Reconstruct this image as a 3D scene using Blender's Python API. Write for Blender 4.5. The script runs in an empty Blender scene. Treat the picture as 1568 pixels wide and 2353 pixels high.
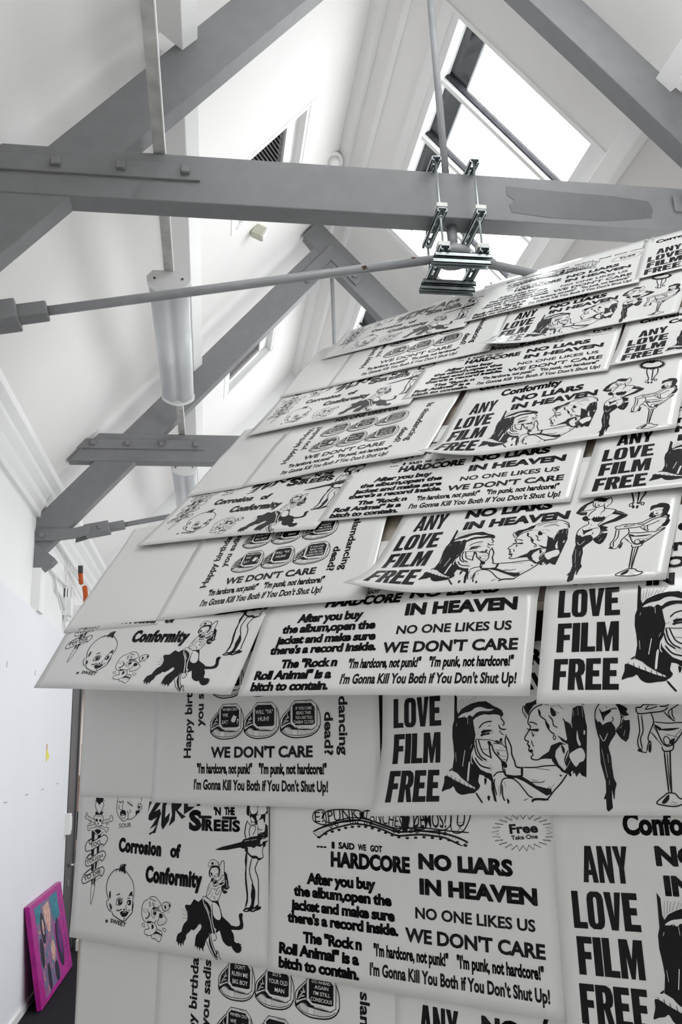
import bpy, bmesh, math, random
import numpy as np
from mathutils import Vector, Matrix
from mathutils.geometry import tessellate_polygon

# ------------------------------------------------------------------ camera, light, exposure
SC = bpy.context.scene
COL = SC.collection
FPX, IMG_W, IMG_H = 1982.0, 1568.0, 2353.0
PITCH, YAW, ROLL = (math.radians(a) for a in (15.527, 9.021, 2.104))
CAM = np.array([0.0, 0.0, 1.6])

def cam_axes(p, y, r):
    cp, sp, cy, sy, cr, sr = math.cos(p), math.sin(p), math.cos(y), math.sin(y), math.cos(r), math.sin(r)
    f = np.array([sy*cp, cy*cp, sp]); rt = np.array([cy, -sy, 0.0]); dn = np.cross(f, rt)
    return np.array([cr*rt + sr*dn, -sr*rt + cr*dn, f])
AX = cam_axes(PITCH, YAW, ROLL)
cd = bpy.data.cameras.new('camera'); cam = bpy.data.objects.new('camera', cd); COL.objects.link(cam)
cd.sensor_fit = 'VERTICAL'; cd.sensor_height = 36.0; cd.lens = FPX/IMG_H*36.0
cd.clip_start = 0.05; cd.clip_end = 200
m4 = Matrix.Identity(4)
for i in range(3):
    m4[i][0] = AX[0][i]; m4[i][1] = -AX[1][i]; m4[i][2] = -AX[2][i]; m4[i][3] = CAM[i]
cam.matrix_world = m4
SC.camera = cam

SKY_STRENGTH = 9.0
world = bpy.data.worlds.new('sky'); SC.world = world; world.use_nodes = True
wn = world.node_tree.nodes; wn['Background'].inputs[0].default_value = (1.0, 0.99, 0.98, 1); wn['Background'].inputs[1].default_value = SKY_STRENGTH

def area_light(name, loc, direction, sx, sy, power, color=(1, 1, 1)):
    l = bpy.data.lights.new(name, 'AREA'); l.shape = 'RECTANGLE'; l.size = sx; l.size_y = sy; l.energy = power; l.color = color
    o = bpy.data.objects.new(name, l); COL.objects.link(o); o.location = loc
    o.rotation_euler = Vector(direction).to_track_quat('-Z', 'Y').to_euler()
    return o
# daylight enters by the roof windows and added, unseen fill windows: portals guide the sky sampling
def portal(name, loc, direction, sx, sy):
    o = area_light(name, loc, direction, sx, sy, 1.0); o.data.cycles.is_portal = True; return o
portal('roof_window_portal', (1.86, 4.945, 5.37), (-0.746, 0, -0.666), 1.15, 2.1)
portal('near_fill_window_portal', (1.86, 1.66, 5.37), (-0.746, 0, -0.666), 1.15, 2.1)
portal('left_fill_window_portal', (0.14, 0.9, 5.37), (0.746, 0, -0.666), 1.15, 2.4)
portal('far_roof_window_portal', (1.86, 8.17, 5.37), (-0.746, 0, -0.666), 1.15, 2.1)
for a, b, z0 in ((0.5, 2.9, 0.15), (4.6, 5.5, 1.0), (7.2, 8.8, 1.0)):
    portal('side_fill_window_portal', (3.42, (a+b)/2, (z0+2.9)/2), (-1, 0, 0), b-a, 2.9-z0)

area_light('lobby_fill', (-1.0, 11.0, 2.45), (0, 0, -1), 0.6, 0.6, 28, (1.0, 0.86, 0.78))  # added light without a fitting, brightens the lobby

SC.view_settings.view_transform = 'Standard'; SC.view_settings.look = 'None'
SC.view_settings.gamma = 1.0; SC.view_settings.use_curve_mapping = False
SC.view_settings.exposure = -0.14
SC.cycles.use_denoising = True
SC.cycles.max_bounces = 10; SC.cycles.diffuse_bounces = 6; SC.cycles.transparent_max_bounces = 8
SC.cycles.sample_clamp_indirect = 6.0

# ------------------------------------------------------------------ helpers
def material(name, color, rough=0.6, spec=0.4, metal=0.0, noise=0.0, scale=20.0, bump=0.0, coat=0.0):
    m = bpy.data.materials.new(name); m.use_nodes = True
    nt = m.node_tree; b = nt.nodes['Principled BSDF']
    b.inputs['Roughness'].default_value = rough; b.inputs['Metallic'].default_value = metal
    b.inputs['Specular IOR Level'].default_value = spec
    if coat: b.inputs['Coat Weight'].default_value = coat; b.inputs['Coat Roughness'].default_value = 0.12
    tc = nt.nodes.new('ShaderNodeTexCoord'); tx = nt.nodes.new('ShaderNodeTexNoise')
    tx.inputs['Scale'].default_value = scale; tx.inputs['Detail'].default_value = 5
    nt.links.new(tc.outputs['Object'], tx.inputs['Vector'])
    rp = nt.nodes.new('ShaderNodeValToRGB'); rp.color_ramp.elements[0].position = 0.3; rp.color_ramp.elements[1].position = 0.7
    c = np.array(color)
    rp.color_ramp.elements[0].color = (*np.clip(c*(1-noise), 0, 1), 1); rp.color_ramp.elements[1].color = (*np.clip(c*(1+noise), 0, 1), 1)
    nt.links.new(tx.outputs['Fac'], rp.inputs['Fac']); nt.links.new(rp.outputs['Color'], b.inputs['Base Color'])
    if bump:
        bp = nt.nodes.new('ShaderNodeBump'); bp.inputs['Strength'].default_value = bump; bp.inputs['Distance'].default_value = 0.004
        nt.links.new(tx.outputs['Fac'], bp.inputs['Height']); nt.links.new(bp.outputs['Normal'], b.inputs['Normal'])
    return m
M_WALL = material('white_wall_paint', (0.80, 0.80, 0.80), 0.7, 0.25, noise=0.015, scale=3, bump=0.05)
M_CEIL = material('white_ceiling_paint', (0.80, 0.785, 0.775), 0.75, 0.2, noise=0.015, scale=2, bump=0.05)
M_TRIM = material('white_gloss_trim', (0.82, 0.82, 0.81), 0.35, 0.5, noise=0.01, scale=8)
M_PANEL = material('white_display_panel', (0.78, 0.79, 0.825), 0.6, 0.3, noise=0.008, scale=2)
M_CARPET = material('dark_carpet', (0.018, 0.019, 0.023), 0.95, 0.1, noise=0.5, scale=160, bump=0.5)
M_BOUNCE = material('pale_bounce_floor', (0.70, 0.69, 0.67), 0.55, 0.3, noise=0.08, scale=5)  # unseen near floor, made pale to bounce light upwards
M_GREY = material('grey_beam_paint', (0.19, 0.19, 0.198), 0.5, 0.4, noise=0.05, scale=14, bump=0.08)
M_ROD = material('grey_rod_paint', (0.27, 0.275, 0.285), 0.4, 0.5, noise=0.08, scale=18, bump=0.1)
M_PATCH = material('fresh_grey_paint', (0.118, 0.119, 0.128), 0.45, 0.4, noise=0.05, scale=14)
M_RUST = material('bare_rusty_metal', (0.10, 0.045, 0.028), 0.8, 0.3, noise=0.3, scale=60)
M_ZINC = material('zinc_plated_steel', (0.42, 0.46, 0.47), 0.35, 0.5, metal=0.85, noise=0.12, scale=30)
M_ZINCW = material('pale_zinc_cap', (0.62, 0.63, 0.60), 0.5, 0.5, metal=0.1, noise=0.06, scale=30)
M_DARK = material('dark_channel_inside', (0.05, 0.06, 0.065), 0.6, 0.4)
M_RAIL = material('pale_galvanised_trunking', (0.50, 0.49, 0.47), 0.45, 0.5, metal=0.25, noise=0.25, scale=9)
M_DIFF = material('ribbed_diffuser_plastic', (0.62, 0.64, 0.66), 0.3, 0.5, noise=0.03, scale=5)
M_LAMPW = material('white_lamp_plastic', (0.78, 0.78, 0.77), 0.4, 0.5)
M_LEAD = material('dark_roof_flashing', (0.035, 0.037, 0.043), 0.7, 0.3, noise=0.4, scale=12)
M_LOUV = material('louvre_metal', (0.16, 0.15, 0.15), 0.5, 0.4)
M_BLACK = material('black_gap', (0.01, 0.01, 0.01), 0.8, 0.2)
M_BEIGE = material('beige_plastic', (0.50, 0.49, 0.41), 0.5, 0.4)
M_DOOR = material('dark_grey_door_paint', (0.085, 0.085, 0.092), 0.5, 0.4, noise=0.05, scale=10)
M_PLY = material('pale_plywood', (0.42, 0.36, 0.30), 0.7, 0.2, noise=0.12, scale=12)
M_BROWN = material('brown_hardboard', (0.10, 0.055, 0.03), 0.7, 0.2, noise=0.2, scale=30)
M_ORANGE = material('orange_cable', (0.55, 0.10, 0.015), 0.5, 0.4)
M_YELLOW = material('yellow_tag', (0.80, 0.72, 0.10), 0.6, 0.3)
M_TAN = material('tan_tape', (0.55, 0.30, 0.12), 0.6, 0.3)
M_PAPER = material('glossy_white_paper', (0.675, 0.673, 0.657), 0.17, 0.5, noise=0.006, scale=6)
M_INK = material('black_ink', (0.004, 0.004, 0.0045), 0.18, 0.17)

def glass_material():
    m = bpy.data.materials.new('window_glass'); m.use_nodes = True; nt = m.node_tree; nt.nodes.clear()
    out = nt.nodes.new('ShaderNodeOutputMaterial'); tr = nt.nodes.new('ShaderNodeBsdfTransparent'); gl = nt.nodes.new('ShaderNodeBsdfGlossy')
    mx = nt.nodes.new('ShaderNodeMixShader'); mx.inputs[0].default_value = 0.05
    tr.inputs[0].default_value = (0.96, 0.98, 0.99, 1); gl.inputs['Roughness'].default_value = 0.02
    nt.links.new(tr.outputs[0], mx.inputs[1]); nt.links.new(gl.outputs[0], mx.inputs[2])
    nt.links.new(mx.outputs[0], out.inputs[0]); return m
M_GLASS = glass_material()

class MB:
    """collects solids and links them as one mesh object"""
    def __init__(s): s.bm = bmesh.new()
    def hexa(s, p, mi=0):
        v = [s.bm.verts.new(q) for q in p]
        for f in ((3,2,1,0),(4,5,6,7),(0,1,5,4),(1,2,6,5),(2,3,7,6),(3,0,4,7)):
            s.bm.faces.new([v[i] for i in f]).material_index = mi
        return s
    def box(s, x0, x1, y0, y1, z0, z1, mi=0):
        return s.hexa([(x0,y0,z0),(x1,y0,z0),(x1,y1,z0),(x0,y1,z0),(x0,y0,z1),(x1,y0,z1),(x1,y1,z1),(x0,y1,z1)], mi)
    def prism(s, poly, axis, a, b, mi=0):
        """extrude a 2D polygon; axis 1: (x,z) along y; axis 0: (y,z) along x; axis 2: (x,y) along z"""
        def P(q, t): return (q[0], t, q[1]) if axis == 1 else ((t, q[0], q[1]) if axis == 0 else (q[0], q[1], t))
        A = [s.bm.verts.new(P(q, a)) for q in poly]; B = [s.bm.verts.new(P(q, b)) for q in poly]
        n = len(poly)
        for i in range(n):
            s.bm.faces.new((A[i], A[(i+1)%n], B[(i+1)%n], B[i])).material_index = mi
        s.bm.faces.new(A[::-1]).material_index = mi; s.bm.faces.new(B).material_index = mi
        return s
    def tube(s, pts, r, n=12, mi=0, cap=True):
        pts = [Vector(p) for p in pts]; rings = []
        up = None
        for i, p in enumerate(pts):
            d = (pts[min(i+1, len(pts)-1)] - pts[max(i-1, 0)]).normalized()
            if up is None:
                up = d.orthogonal().normalized()
            else:
                up = (up - d*up.dot(d)).normalized()
            w = d.cross(up); rr = r[i] if isinstance(r, (list, tuple)) else r
            rings.append([s.bm.verts.new(p + (up*math.cos(2*math.pi*k/n) + w*math.sin(2*math.pi*k/n))*rr) for k in range(n)])
        for a, b in zip(rings, rings[1:]):
            for k in range(n):
                f = s.bm.faces.new((a[k], a[(k+1)%n], b[(k+1)%n], b[k])); f.smooth = True; f.material_index = mi
        if cap:
            s.bm.faces.new(rings[0][::-1]).material_index = mi; s.bm.faces.new(rings[-1]).material_index = mi
        return s
    def build(s, name, mats, parent=None, bevel=0.0):
        bmesh.ops.recalc_face_normals(s.bm, faces=s.bm.faces[:])
        me = bpy.data.meshes.new(name); s.bm.to_mesh(me); s.bm.free()
        for m in (mats if isinstance(mats, (list, tuple)) else [mats]): me.materials.append(m)
        o = bpy.data.objects.new(name, me); COL.objects.link(o)
        if parent: o.parent = parent
        if bevel:
            b = o.modifiers.new('edges', 'BEVEL'); b.width = bevel; b.segments = 2; b.limit_method = 'ANGLE'
        return o

def empty(name, loc=(0, 0, 0), label=None, cat=None, group=None):
    o = bpy.data.objects.new(name, None); COL.objects.link(o); o.location = loc; o.empty_display_size = 0.1
    tag(o, label, cat, group); return o
def tag(o, label=None, cat=None, group=None, kind=None):
    if label: o['label'] = label
    if cat: o['category'] = cat
    if group: o['group'] = group
    if kind: o['kind'] = kind
    return o
def struct(o): o['kind'] = 'structure'; return o
def keep(o, root):
    """parent o (built in world coordinates) to root without moving it"""
    o.parent = root; o.matrix_parent_inverse = Matrix.Translation(-Vector(root.location)); return o
def copy_tree(root):
    c = root.copy(); COL.objects.link(c)
    for ch in list(root.children):
        d = ch.copy(); COL.objects.link(d); d.parent = c
        for g in list(ch.children):
            e = g.copy(); COL.objects.link(e); e.parent = d
    return c
# ------------------------------------------------------------------ the room
XL, XR, XC, YB, YF = -1.25, 3.25, 1.0, -4.0, 9.6
K = 1.12                                  # roof pitch
T1, T2 = 3.09, 6.34                       # front faces of the two roof trusses
def zc(x): return 3.58 + K*((x - XL) if x <= XC else (XR - x))     # ceiling plane
def zr(x): return zc(x) - 0.25                                      # top of the rafters
NL = Vector((-K, 0, 1)).normalized(); NR = Vector((K, 0, 1)).normalized()

def slab(mb, side, x0, x1, y0, y1, o0, o1, mi=0):
    """piece of roof: x0..x1 (left or right slope), y0..y1, from o0 to o1 along the slope's upward normal"""
    n = NL if side < 0 else NR
    P = lambda x, y, o: Vector((x, y, zc(x))) + n*o
    return mb.hexa([P(x0,y0,o0), P(x1,y0,o0), P(x1,y1,o0), P(x0,y1,o0), P(x0,y0,o1), P(x1,y0,o1), P(x1,y1,o1), P(x0,y1,o1)], mi)
def roof_with_holes(side, xa, xb, holes, name):
    mb = MB(); y = YB
    for (hx0, hx1, hy0, hy1) in holes:
        slab(mb, side, xa, xb, y, hy0, 0, 0.14)
        slab(mb, side, xa, hx0, hy0, hy1, 0, 0.14); slab(mb, side, hx1, xb, hy0, hy1, 0, 0.14)
        y = hy1
    slab(mb, side, xa, xb, y, YF + 0.1, 0, 0.14)
    return struct(mb.build(name, M_CEIL))

struct(MB().box(XL-0.2, XR+0.2, YB-0.15, 5.0, -0.1, 0, 1).box(XL-0.2, XR+0.2, 5.0, YF, -0.1, 0).box(-2.7, XL-0.2, 8.7, YF, -0.1, 0).box(-2.7, XR+0.2, YF, 12.1, -0.1, 0).build('floor', [M_CARPET, M_BOUNCE]))
# unseen windows added in the right wall to bring in more light
def side_wall(name, xa, xb, wins):
    mb = MB(); y = YB
    for a, b, z0 in wins:
        mb.box(xa, xb, y, a, 0, 3.62).box(xa, xb, a, b, 0, z0).box(xa, xb, a, b, 2.9, 3.62); y = b
    (mb.box(xa, xb, y, 8.80, 0, 3.62).box(xa, xb, 8.80, YF+0.1, 2.45, 3.62) if name == 'wall_left' else mb.box(xa, xb, y, YF+0.1, 0, 3.62))
    struct(mb.build(name, M_WALL))
def side_fill_window(n, x, a, b, z0=1.0):
    w = struct(empty('window_%d' % n, (x, a, z0)))
    fr = MB().box(x-.025, x+.025, a, b, z0, z0+.06).box(x-.025, x+.025, a, b, 2.84, 2.9).box(x-.025, x+.025, a, a+.06, z0+.06, 2.84).box(x-.025, x+.025, b-.06, b, z0+.06, 2.84).box(x-.025, x+.025, (a+b)/2-.03, (a+b)/2+.03, z0+.06, 2.84)
    keep(fr.build('window_frame', M_TRIM), w)
    keep(MB().box(x-.003, x+.003, a+.06, b-.06, z0+.06, 2.84).build('pane', M_GLASS), w)
side_wall('wall_left', XL-0.15, XL, []); side_wall('wall_right', XR, XR+0.15, [(0.5, 2.9, 0.15), (4.6, 5.5, 1.0), (7.2, 8.8, 1.0)])
side_fill_window(4, XR+.075, 4.6, 5.5); side_fill_window(5, XR+.075, 7.2, 8.8); side_fill_window(7, XR+.075, 0.5, 2.9, 0.15)
struct(MB().prism([(XL, 2.2), (-0.45, 2.2), (-0.45, 0), (XR, 0), (XR, 3.58), (XC, zc(XC)), (XL, 3.58)], 1, YF, YF+0.15).build('wall_far', M_WALL))
# lobby seen through the opening in the far wall
struct(MB().box(-2.6, 0.3, 12.0, 12.1, 0, 2.5).box(-2.7, -2.6, 8.80, 12.1, 0, 2.5).box(0.3, 0.4, YF+0.15, 12.1, 0, 2.5).box(-2.7, XL-0.15, 8.68, 12.1, 2.5, 2.6).box(XL-0.15, 0.4, YF+0.15, 12.1, 2.5, 2.6).box(-2.7, XL-0.15, 8.68, 8.80, 0, 2.5).build('wall_lobby', M_WALL))
struct(MB().prism([(XL, 0), (XR, 0), (XR, 3.58), (XC, zc(XC)), (XL, 3.58)], 1, YB-0.15, YB).build('wall_near', M_WALL))
BAY = T2 - T1
VENTS = [(0.17, 0.645, 4.70, 5.36), (0.17, 0.645, 7.62, 8.28)]
SKYL = [(1.372, 2.15, 0.62, 2.70), (1.372, 2.15, 3.85, 5.94), (1.372, 2.15, 7.12, 9.2)]  # first opening is out of view, added to light the near bay
FILL_SKYLIGHT = (-0.15, 0.628, -0.3, 2.1)  # unseen roof window, added to light the posters and right slope
roof_with_holes(-1, XL-0.1, XC, [FILL_SKYLIGHT] + VENTS, 'ceiling_left')
roof_with_holes(1, XC, XR+0.1, SKYL, 'ceiling_right')
# cornice and skirting
for nm, x, s in (('trim_1', XL, 1), ('trim_2', XR, -1)):
    mb = MB()
    mb.prism([(x, 3.33), (x+s*0.03, 3.33), (x+s*0.03, 3.38), (x+s*0.055, 3.42), (x+s*0.055, 3.47), (x+s*0.09, 3.52), (x+s*0.09, 3.56), (x+s*0.13, 3.60), (x+s*0.13, 3.66), (x, 3.60)], 1, YB, YF)
    struct(mb.build(nm, M_TRIM))
struct(MB().box(XL+0.04, XL+0.056, YB, 8.2, 0, 0.05).build('baseboard_left', M_TRIM))
# ridge beam
struct(slab(MB(), 1, 1.0, 1.066, YB, YF, -0.045, 0.0).build('trim_3', M_TRIM))
struct(slab(MB(), 1, 1.15, 1.18, YB, YF, -0.012, 0.0).build('trim_5', M_TRIM))
# purlins, one length per bay, housed into the rafters
def purlin(side, y0, y1, label):
    xb = -0.126 if side < 0 else 2*XC + 0.126
    s = 1 if side < 0 else -1
    up = Vector((s*0.66, 0, 0.7)); n = NL if side < 0 else NR
    a = Vector((xb, 0, 4.522)); b = a + Vector((s*0.066, 0, 0.070)); d = 0.205
    q = [a, b, b + n*d, a + n*d]
    o = MB().prism([(p.x, p.z) for p in q], 1, y0, y1).build('purlin', M_TRIM, bevel=0.004)
    tag(o, label, 'roof beam', 'white purlins under the roof slopes')
purlin(-1, YB, T1, 'short white purlin end butting onto the near rafter beside the trunking')
purlin(-1, T1+0.10, T2, 'white purlin of the left slope running behind the long strip lamp')
purlin(-1, T2+0.10, YF, 'white purlin of the left slope beyond the far truss')
purlin(1, YB, T1, 'white purlin end meeting the right rafter at the upper right corner')
purlin(1, T1+0.10, T2, 'white purlin along the lower edge of the near skylight')
purlin(1, T2+0.10, YF, 'white purlin below the far skylight')

# skylights: white frame and bars, dark outside cappings, glass panes
def skylight(name, hole, nbars):
    x0, x1, y0, y1 = hole
    root = struct(empty(name, (x0, y0, zc(x0))))
    fr = MB(); w = 0.035
    for a in ((x0, x1, y0, y0+.012), (x0, x1, y1-w, y1), (x0, x0+w, y0, y1), (x1-w, x1, y0, y1)): slab(fr, 1, *a, 0.0, 0.12)
    # architrave round the opening, on the ceiling
    for a in ((x0-0.05, x1+0.05, y0-0.03, y0), (x0-0.05, x1+0.05, y1, y1+0.05), (x0-0.05, x0, y0, y1), (x1, x1+0.05, y0, y1)): slab(fr, 1, *a, -0.012, 0.0)
    keep(fr.build('window_frame', M_TRIM), root)
    ys = [y0 + (y1-y0)*i/(nbars+1) for i in range(nbars+2)]
    for y in ys[1:-1]:
        keep(slab(MB(), 1, x0+w, x1-w, y-0.010, y+0.022, 0.045, 0.10).build('glazing_bar', M_TRIM), root)
        keep(slab(MB(), 1, x0+w, x1-w, y-0.022, y-0.010, 0.075, 0.10).build('dark_strip', M_LEAD), root)  # dark strip drawn in as the bar's shaded near side
        keep(slab(MB(), 1, x0, x1, y-0.012, y+0.018, 0.110, 0.122).build('bar_capping', M_LEAD), root)
    keep(slab(MB(), 1, x0+w, x1-w, y0+0.012, y0+0.030, 0.05, 0.10).build('dark_strip', M_LEAD), root)
    keep(slab(MB(), 1, x0-0.08, x0+0.125, y0-0.05, y1+0.05, 0.145, 0.17).build('ridge_flashing', M_LEAD), root)
    for a, b in zip(ys, ys[1:]):
        keep(slab(MB(), 1, x0+w, x1-w, a+0.02, b-0.02, 0.102, 0.108).build('pane', M_GLASS), root)
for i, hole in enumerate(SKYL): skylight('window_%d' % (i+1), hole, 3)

def fill_skylight(name, hole):
    x0, x1, y0, y1 = hole; root = struct(empty(name, (x0, y0, zc(x0)))); fr = MB(); w = .035
    for a in ((x0, x1, y0, y0+w), (x0, x1, y1-w, y1), (x0, x0+w, y0, y1), (x1-w, x1, y0, y1), (x0, x1, (y0+y1)/2-.02, (y0+y1)/2+.02)): slab(fr, -1, *a, 0.0, 0.12)
    keep(fr.build('window_frame', M_TRIM), root); keep(slab(MB(), -1, x0+w, x1-w, y0+w, y1-w, .102, .108).build('pane', M_GLASS), root)
fill_skylight('window_6', FILL_SKYLIGHT)
# louvred vents let into the left slope
def vent(hole, label):
    x0, x1, y0, y1 = hole
    root = empty('roof_vent', ((x0+x1)/2, (y0+y1)/2, zc((x0+x1)/2)), label, 'vent', 'louvred vents in the left roof slope')
    fr = MB(); t = 0.03
    for a in ((x0-t, x1+t, y0-t, y0), (x0-t, x1+t, y1, y1+t), (x0-t, x0, y0, y1), (x1, x1+t, y0, y1)): slab(fr, -1, *a, -0.004, 0.0)
    for a in ((x0, x1, y1-0.02, y1), (x1-0.02, x1, y0, y1), (x0, x0+0.02, y0, y1), (x0, x1, y0, y0+0.02)): slab(fr, -1, *a, 0.0, 0.15)
    for a in ((x0, x1, y1-0.10, y1-0.02), (x1-0.10, x1-0.02, y0, y1)): slab(fr, -1, *a, 0.06, 0.15)
    keep(fr.build('frame', M_TRIM), root)
    keep(slab(MB(), -1, x0, x1, y0, y1, 0.11, 0.13).build('backing', M_BLACK), root)
    lv = MB(); bx0, bx1, by0, by1 = x0+0.02, x1-0.10, y0+0.02, y1-0.10
    n = NL; step = 0.024
    ax = Vector((1, 0, K)).normalized()
    L = (bx1-bx0)*math.sqrt(1+K*K); W = by1-by0
    da, db = 0.45, 0.893; k = -db*0 - da*W           # blades run obliquely; each is clipped to the grille rectangle
    while k < db*L:
        # points (p along the slope, q along the room) with db*p - da*q = k
        ends = [(p, (db*p-k)/da) for p in (0, L)] + [((k+da*q)/db, q) for q in (0, W)]
        ends = sorted(e for e in ends if -1e-6 <= e[0] <= L+1e-6 and -1e-6 <= e[1] <= W+1e-6)
        if len(ends) >= 2 and math.dist(ends[0], ends[-1]) > 0.02:
            o = Vector((bx0, by0, zc(bx0)))
            A, B = (o + ax*e[0] + Vector((0, e[1], 0)) for e in (ends[0], ends[-1]))
            side = (ax*db - Vector((0, da, 0))).normalized()*0.0065
            P = [A-side+n*0.075, B-side+n*0.075, B+side+n*0.09, A+side+n*0.09]
            lv.hexa([*P, *[p+n*0.006 for p in P]])
        k += step
    keep(lv.build('grille', M_LOUV), root)
vent(VENTS[0], 'recessed louvred vent in the white slope above the near tie beam')
vent(VENTS[1], 'recessed white vent opening below the far truss')

# display panel standing against the left wall, with its small fixings
o = MB().box(XL+0.004, XL+0.04, 2.2, 8.2, 0, 2.64).build('exhibition_board', M_PANEL, bevel=0.006)
tag(o, 'tall white exhibition panel lining the lower left wall', 'panel')
XP = XL + 0.04
struct(MB().box(XL, XL+0.06, T2-0.02, T2+0.16, 2.64, 2.95).build('trim_4', M_TRIM))
d = struct(empty('door_1', (XL, 8.36, 0)))
keep(MB().box(XL+0.002, XL+0.045, 8.22, 8.34, 0, 2.42).box(XL+0.002, XL+0.045, 8.735, 8.798, 0, 2.42).box(XL+0.002, XL+0.045, 8.22, 8.798, 2.36, 2.42).build('door_frame', M_DOOR, bevel=0.004), d)
keep(MB().box(XL+0.002, XL+0.03, 8.34, 8.735, 0.005, 2.36).build('door_leaf', M_DOOR), d)
h = MB().tube([(XL+0.03,8.44,0.72),(XL+0.085,8.44,0.72)], 0.012).tube([(XL+0.085,8.43,0.72),(XL+0.09,8.56,0.72)], 0.011).box(XL+0.03,XL+0.045,8.41,8.47,0.55,0.60)
keep(h.build('door_handle', M_ZINC), d)
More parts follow.
